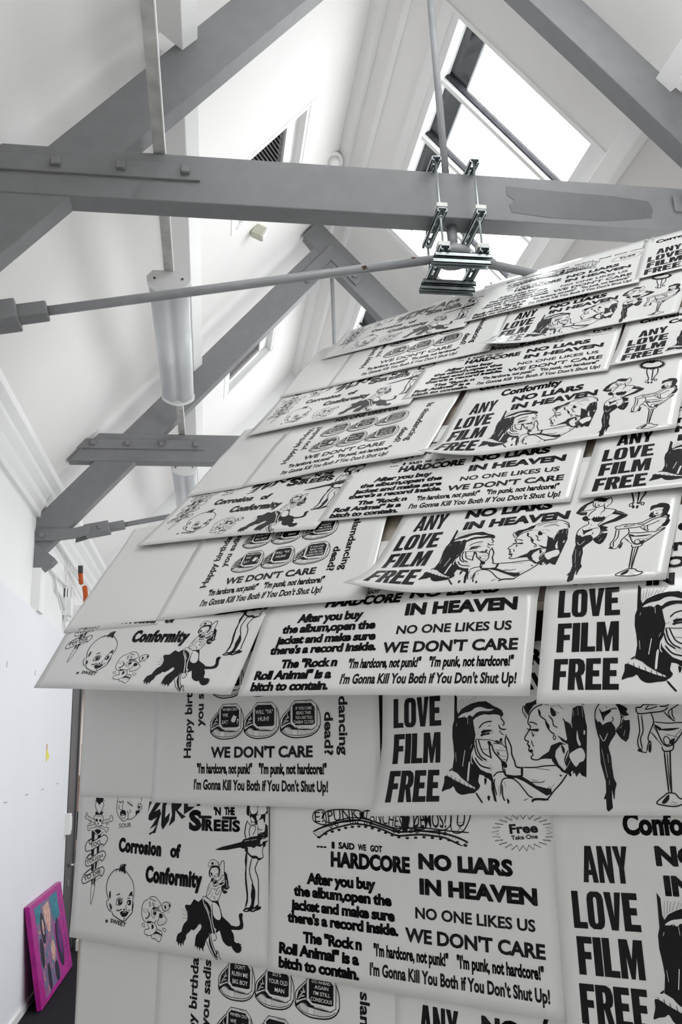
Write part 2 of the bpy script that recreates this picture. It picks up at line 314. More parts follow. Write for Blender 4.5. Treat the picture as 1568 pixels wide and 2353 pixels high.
# ------------------------------------------------------------------ roof trusses
def truss(Y, label, apex_plate, rust):
    root = empty('roof_truss', (XC, Y, 3.2), label, 'roof truss', 'grey roof trusses')
    A = lambda o: keep(o, root)
    yb = Y + 0.10; VD = 0.335                      # vertical depth of the rafters
    def raft(s, x_out, x_in):                      # s=-1 left, +1 right; x measured on the left slope then mirrored
        f = lambda x: x if s < 0 else 2*XC - x
        pts = [(f(x_out), zr(x_out)), (f(x_in), zr(XL) + K*(x_in-XL)), (f(x_in+0.17), zr(XL) + K*(x_in+0.17-XL) - VD + 0.0), (f(x_out), zr(x_out)-VD)]
        return MB().prism(pts, 1, Y, yb)
    # left rafter stops against the right one, which runs on past the apex
    fl = lambda x: zr(XL) + K*(x-XL)
    top = XC - 0.02
    l = MB().prism([(XL, fl(XL)), (top-0.07, fl(top-0.07)), (top+0.085, fl(top-0.07)-0.17), (XL+0.0, fl(XL)-VD)][:1] + [(0.93, fl(0.93)), (1.08, fl(0.93)-0.17), (XC-0.0, fl(XC)-VD), (XL+0.02, fl(XL+0.02)-VD), (XL, fl(XL)-VD+0.02)], 1, Y, yb)
    A(l.build('rafter', M_GREY, bevel=0.004))
    fr = lambda x: zr(XR) + K*(XR-x)
    r = MB().prism([(XR, fr(XR)), (0.90, fr(0.90)), (0.775, fr(0.90)-0.15), (0.86, fr(0.90)-0.27), (1.0, fr(1.0)-VD), (XR-0.02, fr(XR-0.02)-VD), (XR, fr(XR)-VD+0.02)], 1, Y-0.003, yb)
    A(r.build('rafter', M_GREY, bevel=0.004))
    # collar beam, its ends cut to the slope
    xl = XL + (3.77-3.58)/K + 0.03; xt = XL + (3.995-3.58)/K + 0.05
    c = MB().prism([(xl, 3.77), (2*XC-xl, 3.77), (2*XC-xt, 3.995), (xt, 3.995)], 1, Y-0.005, yb+0.002)
    co = A(c.build('collar_beam', M_GREY, bevel=0.005))
    if rust:
        random.seed(4)
        pts = [(1.27, 3.945), (1.5, 3.935), (1.75, 3.93), (1.93, 3.915), (1.945, 3.87), (1.93, 3.83), (1.72, 3.80), (1.45, 3.80), (1.285, 3.815), (1.275, 3.85), (1.30, 3.875), (1.27, 3.90)]
        A(MB().prism(pts, 1, Y-0.0065, Y-0.0045).build('paint_patch', M_PATCH))['label'] = 'darker fresh grey paint patch on the beam face'
    for s in (-1, 1):
        f = lambda x: x if s < 0 else 2*XC - x
        st = A(MB().prism([(f(-0.99), 3.868), (f(-0.045), 3.868), (f(-0.045), 3.945), (f(-0.925), 3.945)], 1, Y-0.017, Y-0.005).build('strap', M_GREY, bevel=0.003))
        for x in (-0.87, -0.615, -0.361, -0.104):
            b = MB().box(f(x)-0.018, f(x)+0.018, Y-0.038, Y-0.017, 3.892, 3.928).build('bolt', M_GREY, bevel=0.004)
            b.parent = st
    # forked iron straps at the feet, tie rods rising to the hub under the collar
    HUB = Vector((XC+0.03, Y+0.06, 3.625))
    for s in (-1, 1):
        f = lambda x: x if s < 0 else 2*XC - x
        ft = A(MB().prism([(f(XL), 3.15), (f(XL), 3.235), (f(-0.98), 3.245), (f(-0.86), 3.275), (f(-0.86), 3.205), (f(-0.98), 3.165), (f(-1.1), 3.15)], 1, Y-0.022, Y-0.004).build('foot_strap', M_GREY, bevel=0.003))
        fb = A(MB().prism([(f(-0.98), 3.165), (f(-0.86), 3.205), (f(-0.86), 3.275), (f(-0.98), 3.24)], 1, yb, yb+0.016).build('foot_strap', M_GREY))
        b = MB().tube([(f(-1.20), Y-0.045, 3.192), (f(-1.20), Y-0.02, 3.192)], 0.022, 8).build('bolt', M_GREY); b.parent = ft
        cl = MB()
        d = (HUB - Vector((f(-0.86), Y+0.06, 3.245 if s < 0 else 3.30))).normalized()
        P = Vector((f(-0.86), Y+0.06, 3.245 if s < 0 else 3.30)); q = Vector((-d.z*s*-1, 0, abs(d.x))) ; q = Vector((0, 0, 1)) - d*d.z; q.normalize()
        w = Vector((0, 1, 0))
        def bar(p0, p1, hh, ww):
            a0, a1 = P + d*p0, P + d*p1
            cl.hexa([a0-q*hh-w*ww, a1-q*hh-w*ww, a1-q*hh+w*ww, a0-q*hh+w*ww, a0+q*hh-w*ww, a1+q*hh-w*ww, a1+q*hh+w*ww, a0+q*hh+w*ww])
        bar(-0.05, 0.13, 0.042, 0.062); bar(0.12, 0.24, 0.030, 0.034)
        cl.tube([P + d*0.06 - w*0.075, P + d*0.06 + w*0.075], 0.016, 8)
        A(cl.build('clevis', M_GREY, bevel=0.006))
        rod = MB().tube([P + d*0.22, P + d*0.9, HUB + (P-HUB).normalized()*0.05], 0.019, 14)
        if rust and s < 0:
            L = (HUB-P).length
            w2 = Vector((0, -1, 0)); q2 = d.cross(w2).normalized()
            for t, ln, an in ((0.79, 0.013, -.25), (0.905, 0.011, .75)):
                nn = (w2*math.cos(an) + q2*(-math.sin(an) if q2.z < 0 else math.sin(an))).normalized(); tt = d.cross(nn)
                c0 = P + d*(L*t) + nn*0.0175
                rod.hexa([c0-d*ln-tt*.006, c0+d*ln*.6-tt*.009, c0+d*ln+tt*.005, c0-d*ln*.5+tt*.009, c0-d*ln*.9-tt*.005+nn*.0022, c0+d*ln*.5-tt*.008+nn*.0022, c0+d*ln*.9+tt*.004+nn*.0022, c0-d*ln*.4+tt*.008+nn*.0022], 1)
        A(rod.build('tie_rod', [M_ROD, M_RUST]))
        blk = MB().prism([(f(XL), 3.14), (f(-1.10), 3.02), (f(-1.13), 2.985), (f(XL), 2.90)], 1, Y-0.01, yb+0.03)
        A(blk.build('corbel', M_GREY, bevel=0.004))
    k = MB().tube([(XC+0.01, Y+0.05, 5.70), (XC+0.012, Y+0.05, 4.9), (XC+0.02, Y+0.05, 3.99)], 0.016, 12)
    k.tube([(XC+0.03, Y+0.06, 3.77), (XC+0.03, Y+0.06, 3.64)], [0.024, 0.020], 12)
    A(k.build('king_rod', M_ROD))
    A(MB().tube([HUB+Vector((0,0,-0.026)), HUB+Vector((0,0,-0.024)), HUB+Vector((0,0,0.014)), HUB+Vector((0,0,0.022)), HUB+Vector((0,0,0.055))], [0.02, 0.072, 0.074, 0.066, 0.026], 24).build('hub', M_ROD))
    # bent iron plate over the apex joint
    if apex_plate:
        ap = MB(); z0 = fl(XC) - 0.20; q1 = math.sqrt(1+K*K); V = []
        def leg(s, w): return (XC + s*(0.36 + K*w)/q1, z0 + (-K*0.36 + w)/q1)
        ap.prism([leg(-1, .05), (XC, z0+.05*q1), leg(1, .05), leg(1, -.05), (XC, z0-.05*q1), leg(-1, -.05)], 1, Y-0.016, Y-0.003)
        for s in (-1, 1):
            ex, ez = XC + s*0.29/q1, z0 - K*0.29/q1; ap.box(ex-0.018, ex+0.018, Y-0.032, Y-0.016, ez-0.018, ez+0.018)
        A(ap.build('apex_plate', M_GREY, bevel=0.003))
    return root
truss(T1, 'large grey timber truss crossing the upper part of the room, carrying the steel clamp', True, True)
truss(T2, 'smaller-looking grey timber truss farther back, its foot on the left wall', True, False)

# ------------------------------------------------------------------ steel clamp hung round the near collar beam
ch = empty('beam_clamp_hanger', (XC, T1+0.05, 3.56), 'galvanised channel clamp hanging from the near tie beam on threaded rods', 'beam clamp')
def channel(axis, a0, a1, c, z, name, w=0.041, h=0.021, mats=None):
    """slotted U channel of length a0..a1 along an axis, open side down"""
    mb = MB(); t = 0.0035
    def B(l0, l1, w0, w1, z0, z1, mi=0):
        if axis == 1: mb.box(c+w0, c+w1, l0, l1, z+z0, z+z1, mi)
        else: mb.box(l0, l1, c+w0, c+w1, z+z0, z+z1, mi)
    hw = w/2
    B(a0, a1, -hw, -hw+t, 0, h); B(a0, a1, hw-t, hw, 0, h)
    B(a0, a1, -hw, -hw+0.010, 0, t); B(a0, a1, hw-0.010, hw, 0, t)
    n = max(2, int((a1-a0)/0.05)); s = (a1-a0)/n
    for i in range(n):                               # back web with slots
        l = a0 + i*s
        B(l, l+s*0.35, -hw, hw, h-t, h); B(l+s*0.35, l+s, -hw, -hw*0.35, h-t, h); B(l+s*0.35, l+s, hw*0.35, hw, h-t, h)
    return keep(mb.build(name, mats or M_ZINC), ch)
XA, XB = XC-0.055, XC+0.113
for x in (XA, XB):
    channel(1, T1-0.075, T1+0.19, x, 4.0, 'top_channel')
    channel(1, T1-0.085, T1+0.19, x+0.005, 3.742, 'bottom_channel')
    cap = MB().box(x-0.018, x+0.028, T1-0.088, T1-0.045, 3.765, 3.785).build('channel_cap', M_ZINCW, bevel=0.002); keep(cap, ch)
    for y, lab in ((T1-0.055, 0), (T1+0.165, 1)):
        r = MB().tube([(x, y, 4.03), (x+0.004, y, 3.74), (x+0.006, y, 3.54)], 0.0052, 8)
        for z in (4.026, 3.738, 3.588, 3.552): r.tube([(x+0.004, y, z-0.005), (x+0.004, y, z+0.005)], 0.011, 6)
        keep(r.build('threaded_rod', M_ZINC), ch)
    cap = MB().box(x-0.022, x+0.028, T1-0.082, T1-0.035, 3.585, 3.607).build('channel_cap', M_ZINCW, bevel=0.002); keep(cap, ch)
    channel(1, T1-0.09, T1+0.20, x+0.004, 3.562, 'frame_channel')
for y in (T1-0.055, T1+0.16):
    channel(0, XA-0.035, XB+0.035, y, 3.540, 'frame_channel')
    channel(0, XA-0.045, XB+0.030, y+0.004, 3.513, 'frame_channel')

# ------------------------------------------------------------------ lighting trunking and strip lamps
o = MB().box(-0.236, -0.192, -2.0, YF-0.02, 4.0, 4.036).box(-0.192, -0.186, -2.0, YF-0.02, 3.999, 4.030, 1).build('lighting_trunking', [M_RAIL, M_LAMPW], bevel=0.002)
tag(o, 'long pale metal trunking running down the room on the tie beams', 'trunking')
def lamp(y0, y1, label):
    root = empty('strip_lamp', (-0.213, (y0+y1)/2, 3.95), label, 'ceiling lamp', 'fluorescent strip lamps under the trunking')
    cx = -0.213
    keep(MB().prism([(cx-0.075, 4.0), (cx+0.075, 4.0), (cx+0.105, 3.965), (cx-0.105, 3.965)], 1, y0+0.03, y1-0.03).build('body', M_LAMPW, bevel=0.003), root)
    prof = []
    for i in range(25):
        t = i/24.0; x = -0.105 + 0.21*t
        z = 3.965 - 0.062*math.sin(math.pi*t)**0.55 + 0.020*math.exp(-((t-0.5)/0.11)**2)
        prof.append((cx+x, z))
    d = MB().prism(prof, 1, y0+0.045, y1-0.03).build('diffuser', M_DIFF)
    for p in d.data.polygons: p.use_smooth = len(p.vertices) == 4
    keep(d, root)
    for a, b in ((y0, y0+0.045), (y1-0.03, y1)):
        q = [(cx-0.11, 3.97), (cx-0.08, 4.004), (cx+0.08, 4.004), (cx+0.11, 3.97)] + [(cx+0.108-0.216*i/12, 3.963 - 0.068*math.sin(math.pi*(0.04+0.92*i/12))**0.55) for i in range(13)]
        e = MB().prism(q, 1, a, b)
        if a == y0:
            for sx in (-0.07, 0.07): e.tube([(cx+sx, a-0.004, 3.958), (cx+sx, a+0.002, 3.958)], 0.006, 8, mi=1)
        keep(e.build('end_cap', [M_LAMPW, M_DARK]), root)
lamp(4.0, 5.53, 'long unlit strip lamp with ribbed grey diffuser between the two trusses')
lamp(7.02, 8.64, 'strip lamp beyond the far truss, partly hidden by the posters')
# ------------------------------------------------------------------ the hut-shaped stand carrying the posters: its surface
U = np.array([0.737, -0.676, 0.0]); U /= np.linalg.norm(U)        # along the hut wall, to the right
N = np.array([U[1], -U[0], 0.0])                                   # outward, towards the room
P0 = np.array([0.555, 1.914, 0.0])
TILT = 0.0554                                                      # the roof rises slightly to the left
ROOF = [(-0.275, 1.420), (-0.1617, 1.643)]
for a in (27, 43, 42, 42, 42, 42, 42, 43, 44):
    r, z = ROOF[-1]; ROOF.append((r + 0.31*math.sin(math.radians(a)), z + 0.31*math.cos(math.radians(a))))
ROOF = np.array(ROOF)
ARC = np.concatenate([[0], np.cumsum(np.hypot(*(ROOF[1:]-ROOF[:-1]).T))])
E_R = U + np.array([0, 0, -TILT])
def roof_pt(u, t, off=0.0):
    u, t = np.broadcast_arrays(np.asarray(u, float), np.asarray(t, float))
    r = np.interp(t, ARC, ROOF[:, 0]); z = np.interp(t, ARC, ROOF[:, 1])
    tc = np.clip(t, ARC[0]+0.01, ARC[-1]-0.01); h = 0.06
    dr = np.interp(np.clip(tc+h, 0, ARC[-1]), ARC, ROOF[:, 0]) - np.interp(np.clip(tc-h, 0, ARC[-1]), ARC, ROOF[:, 0])
    dz = np.interp(np.clip(tc+h, 0, ARC[-1]), ARC, ROOF[:, 1]) - np.interp(np.clip(tc-h, 0, ARC[-1]), ARC, ROOF[:, 1])
    l = np.hypot(dr, dz); nr, nz = -dz/l, dr/l                      # outward normal in the (r, z) plane; r is inward
    r = r + nr*off; z = z + nz*off
    return P0 - r[..., None]*N + u[..., None]*E_R + z[..., None]*np.array([0, 0, 1.0])
def wall_pt(u, t, off=0.0):
    u, t = np.broadcast_arrays(np.asarray(u, float), np.asarray(t, float))
    off = np.broadcast_to(np.asarray(off, float), u.shape)
    return P0 + u[..., None]*U + off[..., None]*N + t[..., None]*np.array([0, 0, 1.0])
# reading measurements of the photograph back onto that surface (used for the drawings and the sheets' places)
def px_ray(x, y): return np.array([(x-784)/FPX, (y-1176.5)/FPX, 1.0]) @ AX
def hit_wall(x, y):
    d = px_ray(x, y); P = CAM + d*(np.dot(P0-CAM, N)/np.dot(d, N)); return np.array([np.dot(P-P0, U), P[2]])
def hit_roof(x, y):
    d = px_ray(x, y)
    for i in range(len(ROOF)-1):
        A = P0 - N*ROOF[i, 0] + np.array([0, 0, ROOF[i, 1]]); B = P0 - N*ROOF[i+1, 0] + np.array([0, 0, ROOF[i+1, 1]])
        s = B-A; n = np.cross(E_R, s); P = CAM + d*(np.dot(A-CAM, n)/np.dot(d, n))
        a, b = np.linalg.lstsq(np.array([E_R, s]).T, P-A, rcond=None)[0]
        if (-9 if i == 0 else -1e-9) <= b <= (9 if i == len(ROOF)-2 else 1+1e-9):
            return np.array([a, ARC[i] + b*(ARC[i+1]-ARC[i])])
hit = {'w': hit_wall, 'r': hit_roof}

# each design's own coordinates (metres from the sheet's lower left corner) of a few features ...
FEAT = {
 'A': dict(BL=(0, 0), BR=(.709, 0), cor=(.18, .232), ofr=(.417, .230), con=(.293, .162), cony=(.497, .176), star=(.146, .052)),
 'B': dict(BL=(0, 0), BR=(.74, 0), we=(.385, .108), wer=(.708, .108), im=(.294, .027), up=(.712, .025), inh=(.425, .212), inhr=(.697, .212)),
 'R': dict(BL=(0, 0), BR=(.744, 0), we=(.216, .118), wer=(.551, .115), im=(.159, .037), up=(.595, .034)),
 'C': dict(BL=(0, 0), any=(.06, .272), anyr=(.15, .272), lov=(.035, .19), lovr=(.16, .19), fr=(.033, .03), frr=(.158, .03), frt=(.035, .096), frtr=(.16, .096),
           inh=(.215, .255), inhr=(.492, .255), toe=(.545, .012), mar=(.70, .022), marl=(.628, .022)),
}
# ... and where the photograph shows them on every sheet
def sheet_fit(design, surf, px, lam=0.02, drop=()):
    A, b = [], []
    for k, p in px.items():
        if k in drop or k == 'strong': continue
        q = FEAT[design][k]; uv = hit[surf](*p); w = (2.0 if px.get('strong') else 0.5) if k in ('BL', 'BR') else 1.0
        A.append([w, 0, w*q[0], 0, w*q[1], 0]); b.append(w*uv[0]); A.append([0, w, 0, w*q[0], 0, w*q[1]]); b.append(w*uv[1])
    g = math.sqrt(lam)
    for i, v in ((2, 1), (3, 0), (4, 0), (5, 1)):
        row = [0]*6; row[i] = g; A.append(row); b.append(g*v)
    s = np.linalg.lstsq(np.array(A, float), np.array(b, float), rcond=None)[0]
    return s[0:2], s[2:4], s[4:6]                                   # origin, x axis, y axis in (u, t)
SHEETS = [
 # key, design, surface, photo features, features left out (curled corners), curl: (x corner, y corner, lift, rx, ry)
 ('1a','A','w',dict(BL=(170,2147),BR=(620,2239),cor=(277,1957),ofr=(419,1970),con=(341,2026),cony=(469,2015),star=(252,2115)),(),[]),
 ('3a','A','r',dict(BR=(540,1607),BL=(80,1585),con=(314,1481),cony=(436,1469),star=(180,1552)),(),[]),
 ('5a','A','r',dict(BL=(310,1262),cor=(492,1165),ofr=(625,1149),con=(529,1181),cony=(646,1166),star=(409,1237)),(),[]),
 ('7a','A','r',dict(BL=(570,1010),BR=(950,928),cor=(700,932),ofr=(823,906),con=(746,936),cony=(846,918),star=(647,982)),(),[]),
 ('9a','A','r',dict(BL=(745,831),BR=(1071,752),cor=(852,767),ofr=(959,743),con=(890,767),cony=(983,749)),(),[]),
 ('1b','B','w',dict(BL=(622,2243),BR=(1309,2350),we=(934,2155),wer=(1254,2202),im=(859,2234),up=(1272,2308),inh=(973,2052),inhr=(1240,2084)),(),[]),
 ('3b','B','r',dict(BL=(555,1606),BR=(1235,1611),we=(884,1510),wer=(1191,1499),im=(790,1582),up=(1193,1581),inh=(935,1416.5),inhr=(1189,1400)),(),[]),
 ('5b','B','r',dict(BL=(735,1205),BR=(1323,1165),we=(1029,1136),wer=(1294,1111),im=(941,1177),up=(1291,1150)),(),[]),
 ('7b','B','r',dict(BL=(930,925),BR=(1406,860),we=(1168,865),wer=(1385,832),im=(1098,890),up=(1381,854)),(),[]),
 ('9b','B','r',dict(BL=(1079,752),BR=(1481,655),we=(1270,680),wer=(1451,641),im=(1218,707),up=(1456,655)),(),[]),
 ('2r','R','w',dict(BL=(355,1838),BR=(885,1862),we=(490,1741),wer=(725,1742.5),im=(452.5,1813.5),up=(761,1822)),(),[]),
 ('4r','R','r',dict(strong=1,BL=(365,1434),BR=(850,1390),we=(512,1346),wer=(725,1325),im=(447,1395),up=(732,1366)),(),[]),
 ('6r','R','r',dict(BR=(984,1050),we=(700,1061),wer=(884,1033),im=(646,1098),up=(890,1057)),(),[]),
 ('8r','R','r',dict(we=(873,841),wer=(1037,804),im=(833,868),up=(1052,822)),(),[]),
 ('4c','C','r',dict(any=(946,1227),inh=(1071,1220),inhr=(1311,1195),toe=(1314,1350),mar=(1481,1332)),(),[(0,0,.055,.22,.16)]),
 ('2c','C','w',dict(lov=(909,1672),lovr=(1023,1669),toe=(1391,1857),marl=(1509,1844)),(),[(0,0,.055,.25,.17)]),
 ('6c','C','r',dict(any=(1076,956),inh=(1179,946),inhr=(1374,910),toe=(1386,1017),mar=(1514,990)),(),[(0,0,.05,.22,.16)]),
 ('8c','C','r',dict(any=(1182,738),inh=(1263,726),inhr=(1423,691),toe=(1434,749),mar=(1522,730)),(),[(0,0,.04,.22,.16)]),
 ('1c','C','w',dict(any=(1341,2027),anyr=(1446,2030),lov=(1331.5,2127.5),lovr=(1481.5,2137.5),frt=(1337.5,2260),frtr=(1490,2270)),(),[]),
 ('3c','C','r',dict(BL=(1250,1617),lov=(1286,1420),lovr=(1424,1415),fr=(1279,1597),frr=(1426,1597)),(),[]),
 ('5c','C','r',dict(BL=(1334,1144),lov=(1389,1068),lovr=(1501,1057),fr=(1366,1135),frr=(1486,1127)),(),[]),
 ('7c','C','r',dict(BL=(1409,832),any=(1471,782),anyr=(1530,771),fr=(1436,831),frr=(1520,823)),('BL',),[]),
 ('9c','C','r',dict(BL=(1470,635),any=(1508,590),fr=(1485,634),frr=(1566,623)),('BL',),[]),
]
PLACE = {k: (d, s, sheet_fit(d, s, px, drop=dr), curl) for k, d, s, px, dr, curl in SHEETS}
c25, s25 = math.cos(math.radians(-2.4)), math.sin(math.radians(-2.4))
PLACE['0r'] = ('R', 'w', (np.array([-.934, .767]), np.array([c25, s25]), np.array([-s25, c25])), [])
PLACE['0c'] = ('C', 'w', (np.array([-.215, .742]), np.array([c25, s25]), np.array([-s25, c25])), [])
def blank_place(surf, bl, br):
    a, b = hit[surf](*bl), hit[surf](*br); e = (b-a)/np.linalg.norm(b-a)
    return (a, e, np.array([-e[1], e[0]])), np.linalg.norm(b-a)
BLANKW = {}
o = hit['w'](186, 1829); PLACE['2n'] = ('N', 'w', (o, PLACE['2r'][2][1], PLACE['2r'][2][2]), []); BLANKW['2n'] = .318
for k, bl, drop in (('4', (175, 1425), .012), ('6', (440, 1135), .004), ('8', (650, 912), .002)):       # these lie flush with the ring poster beside them
    o, e1, e2 = PLACE[k+'r'][2]; w = float(np.dot(o - hit['r'](*bl), e1)/np.dot(e1, e1))
    PLACE[k+'n'] = ('N', 'r', (o - e1*w - e2*drop, e1, e2), []); BLANKW[k+'n'] = w + .015
PLACE['0n'] = ('N', 'w', (np.array([-1.240, .775]), np.array([c25, s25]), np.array([-s25, c25])), []); BLANKW['0n'] = 0.312
def to_local(key, x, y):
    d, s, (o, e1, e2), _ = PLACE[key]
    return np.linalg.solve(np.array([e1, e2]).T, hit[s](x, y) - o)
# ------------------------------------------------------------------ the printed designs, drawn as flat ink shapes in sheet coordinates
def pts(s): return [tuple(float(c) for c in q.split(',')) for q in s.split()]
def smooth(P, closed, n=5):
    P = [np.array(p) for p in P]; m = len(P); out = []
    if m < 3: return [tuple(p) for p in P]
    for i in range(m if closed else m-1):
        a = P[(i-1) % m] if closed or i > 0 else 2*P[0]-P[1]
        b, c = P[i], P[(i+1) % m]
        d = P[(i+2) % m] if closed or i+2 < m else 2*P[-1]-P[-2]
        for k in range(n):
            t = k/n
            out.append(tuple(0.5*((2*b) + (c-a)*t + (2*a-5*b+4*c-d)*t*t + (3*b-a-3*c+d)*t**3)))
    if not closed: out.append(tuple(P[-1]))
    return out
class Art:
    def __init__(s): s.V, s.F, s.L, s.M = [], [], [], []            # 2D verts, faces, layer per vert, material per face
    def add(s, V, F, layer, mi):
        o = len(s.V); s.V += [tuple(v) for v in V]; s.L += [layer]*len(V)
        s.F += [tuple(i+o for i in f) for f in F]; s.M += [mi]*len(F)
    def poly(s, P, layer=0, mi=1):
        if len(P) < 3: return
        s.add(P, tessellate_polygon([[Vector((p[0], p[1], 0)) for p in P]]), layer, mi)
    def stroke(s, P, w, layer=0, mi=1, closed=False, taper=True):
        P = [np.array(p) for p in P]
        P = [p for i, p in enumerate(P) if i == 0 or np.hypot(*(p-P[i-1])) > 1e-7]
        n = len(P)
        if n < 2: return
        V, F = [], []
        for i in range(n):
            a = P[i-1] if closed or i > 0 else P[0]; b = P[(i+1) % n] if closed or i < n-1 else P[-1]
            d = (b-a)/max(np.hypot(*(b-a)), 1e-9); q = np.array([-d[1], d[0]])
            h = w/2
            if taper and not closed and (i == 0 or i == n-1): h *= 0.45
            V += [P[i]+q*h, P[i]-q*h]
        for i in range(n if closed else n-1):
            j = (i+1) % n; F.append((2*i, 2*i+1, 2*j+1, 2*j))
        s.add(V, F, layer, mi)

FONT_CACHE = {}
def glyphs(txt, bold, space):
    k = (txt, bold, space)
    if k not in FONT_CACHE:
        c = bpy.data.curves.new('print', 'FONT'); c.body = txt; c.offset = bold; c.space_character = space; c.resolution_u = 3
        o = bpy.data.objects.new('print', c); COL.objects.link(o)
        dg = bpy.context.evaluated_depsgraph_get(); me = o.evaluated_get(dg).to_mesh()
        V = np.array([v.co[:2] for v in me.vertices]); F = [tuple(p.vertices) for p in me.polygons]
        o.evaluated_get(dg).to_mesh_clear(); bpy.data.objects.remove(o); bpy.data.curves.remove(c)
        FONT_CACHE[k] = (V, F)
    return FONT_CACHE[k]
def text(art, txt, p0, p1, h, bold=0.03, shear=0.0, space=1.0, layer=0, mi=1):
    """letters on the baseline p0-p1 (sheet coordinates), cap height h"""
    extra = max(0.0, bold-0.040); bold = min(bold, 0.040)           # heavier weights: overprint with small shifts
    V, F = glyphs(txt, bold, space); H = glyphs('H', bold, 1.0)[0]
    y0, cap = H[:, 1].min(), np.ptp(H[:, 1])
    p0, p1 = np.array(p0), np.array(p1); d = p1-p0; L = np.hypot(*d); d = d/L; q = np.array([-d[1], d[0]])
    X = (V[:, 0]-V[:, 0].min())/np.ptp(V[:, 0])*L; Y = (V[:, 1]-y0)/cap*h
    X = X + shear*Y
    ex = extra*h/cap
    for sx, sy in (((0, 0),) if ex == 0 else ((0, 0), (1, 0), (-1, 0), (0, .6), (0, -.6))):
        art.add(p0 + (X+sx*ex)[:, None]*d + (Y+sy*ex)[:, None]*q, F, layer, mi)

class Pen:
    """draws with coordinates read from an enlarged detail of the photograph: origin, enlargement, reference sheet"""
    def __init__(s, art, key, ox, oy, sc, dx=0.0, dy=0.0):
        s.a = art; s.k = sc; s.c = {}
        pl = PLACE[key]; s.fn = lambda x, y: to_local(key, ox+x/sc, oy+y/sc) + np.array([dx, dy])
        s.u = 1.0
    def at(s, x, y):                            # local size of one detail pixel, for the pen's width
        o = s.fn(x, y); k = 4*s.k; s.u = math.sqrt(np.hypot(*(s.fn(x+k, y)-o))*np.hypot(*(s.fn(x, y+k)-o)))/k
    def T(s, P):
        s.at(*P[0])
        return [tuple(s.fn(*p)) for p in P]
    def f(s, *strs, layer=0, mi=1):
        for t in strs: s.a.poly(s.T(pts(t)), layer, mi)
    def F(s, *strs, layer=0, mi=1):
        for t in strs: s.a.poly(smooth(s.T(pts(t)), True, 4), layer, mi)
    def s(s_, w, *strs, layer=0, mi=1):
        for t in strs: q = s_.T(pts(t)); s_.a.stroke(smooth(q, False, 5), w*1.3*s_.u, layer, mi)
    def o(s_, w, *strs, layer=0, mi=1):
        for t in strs: q = s_.T(pts(t)); s_.a.stroke(smooth(q, True, 5), w*1.3*s_.u, layer, mi, closed=True)
    def W(s_, *strs): s_.F(*strs, layer=1, mi=0)
    def z(s_, w, *strs): s_.s(w, *strs, layer=1, mi=0)
    def t(s_, txt, x0, y0, x1, y1, h, **kw):
        a, b, c = s_.fn(x0, y0), s_.fn(x1, y1), s_.fn(x0, y0-h)
        d = (b-a)/np.hypot(*(b-a)); text(s_.a, txt, a, b, abs(d[0]*(c-a)[1]-d[1]*(c-a)[0]), **kw)

BLOCK = {   # heavy condensed capitals, unit box
 'A': ["0,0 .28,1 .70,1 1,0 .66,0 .61,.2 .38,.2 .33,0"], 'N': ["0,0 0,1 .36,1 .66,.45 .66,1 1,1 1,0 .66,0 .34,.55 .34,0"],
 'Y': ["0,1 .38,1 .51,.68 .64,1 1,1 .68,.42 .68,0 .33,0 .33,.42"], 'L': ["0,0 0,1 .48,1 .48,.17 1,.17 1,0"],
 'V': ["0,1 .40,1 .52,.35 .64,1 1,1 .70,0 .30,0"], 'E': ["0,0 0,1 .93,1 .93,.82 .45,.82 .45,.61 .85,.61 .85,.42 .45,.42 .45,.18 1,.18 1,0"],
 'F': ["0,0 0,1 1,1 1,.82 .48,.82 .48,.60 .90,.60 .90,.41 .48,.41 .48,0"], 'I': ["0,0 0,1 1,1 1,0"],
 'M': ["0,0 0,1 .37,1 .5,.5 .63,1 1,1 1,0 .72,0 .72,.55 .58,0 .42,0 .28,.55 .28,0"],
 'R': ["0,0 0,1 .65,1 .9,.93 1,.78 1,.62 .92,.5 .78,.45 1,0 .64,0 .45,.40 .42,.40 .42,0"],
 'O': ["0,.2 .08,.07 .27,0 .73,0 .92,.07 1,.2 1,.8 .92,.93 .73,1 .27,1 .08,.93 0,.8"],
}
BLOCK_HOLE = {'O': ".40,.2 .45,.15 .55,.15 .60,.2 .60,.8 .55,.85 .45,.85 .40,.8", 'A': ".42,.34 .57,.34 .5,.62", 'R': ".42,.55 .52,.56 .57,.62 .57,.76 .53,.82 .42,.83"}
def block(art, word, x, y, w, h, wid):
    tot = sum(wid) + 0.06*(len(word)-1); cx = x
    for ch, q in zip(word, wid):
        gw = w*q/tot; P = [(cx+a*gw, y+b*h) for a, b in pts(BLOCK[ch][0])]
        if ch in BLOCK_HOLE:
            Hh = [(cx+a*gw, y+b*h) for a, b in pts(BLOCK_HOLE[ch])]
            tri = tessellate_polygon([[Vector((*p, 0)) for p in P], [Vector((*p, 0)) for p in Hh]])
            art.add(P+Hh, tri, 0, 1)
        else: art.poly(P)
        cx += gw + w*0.06/tot

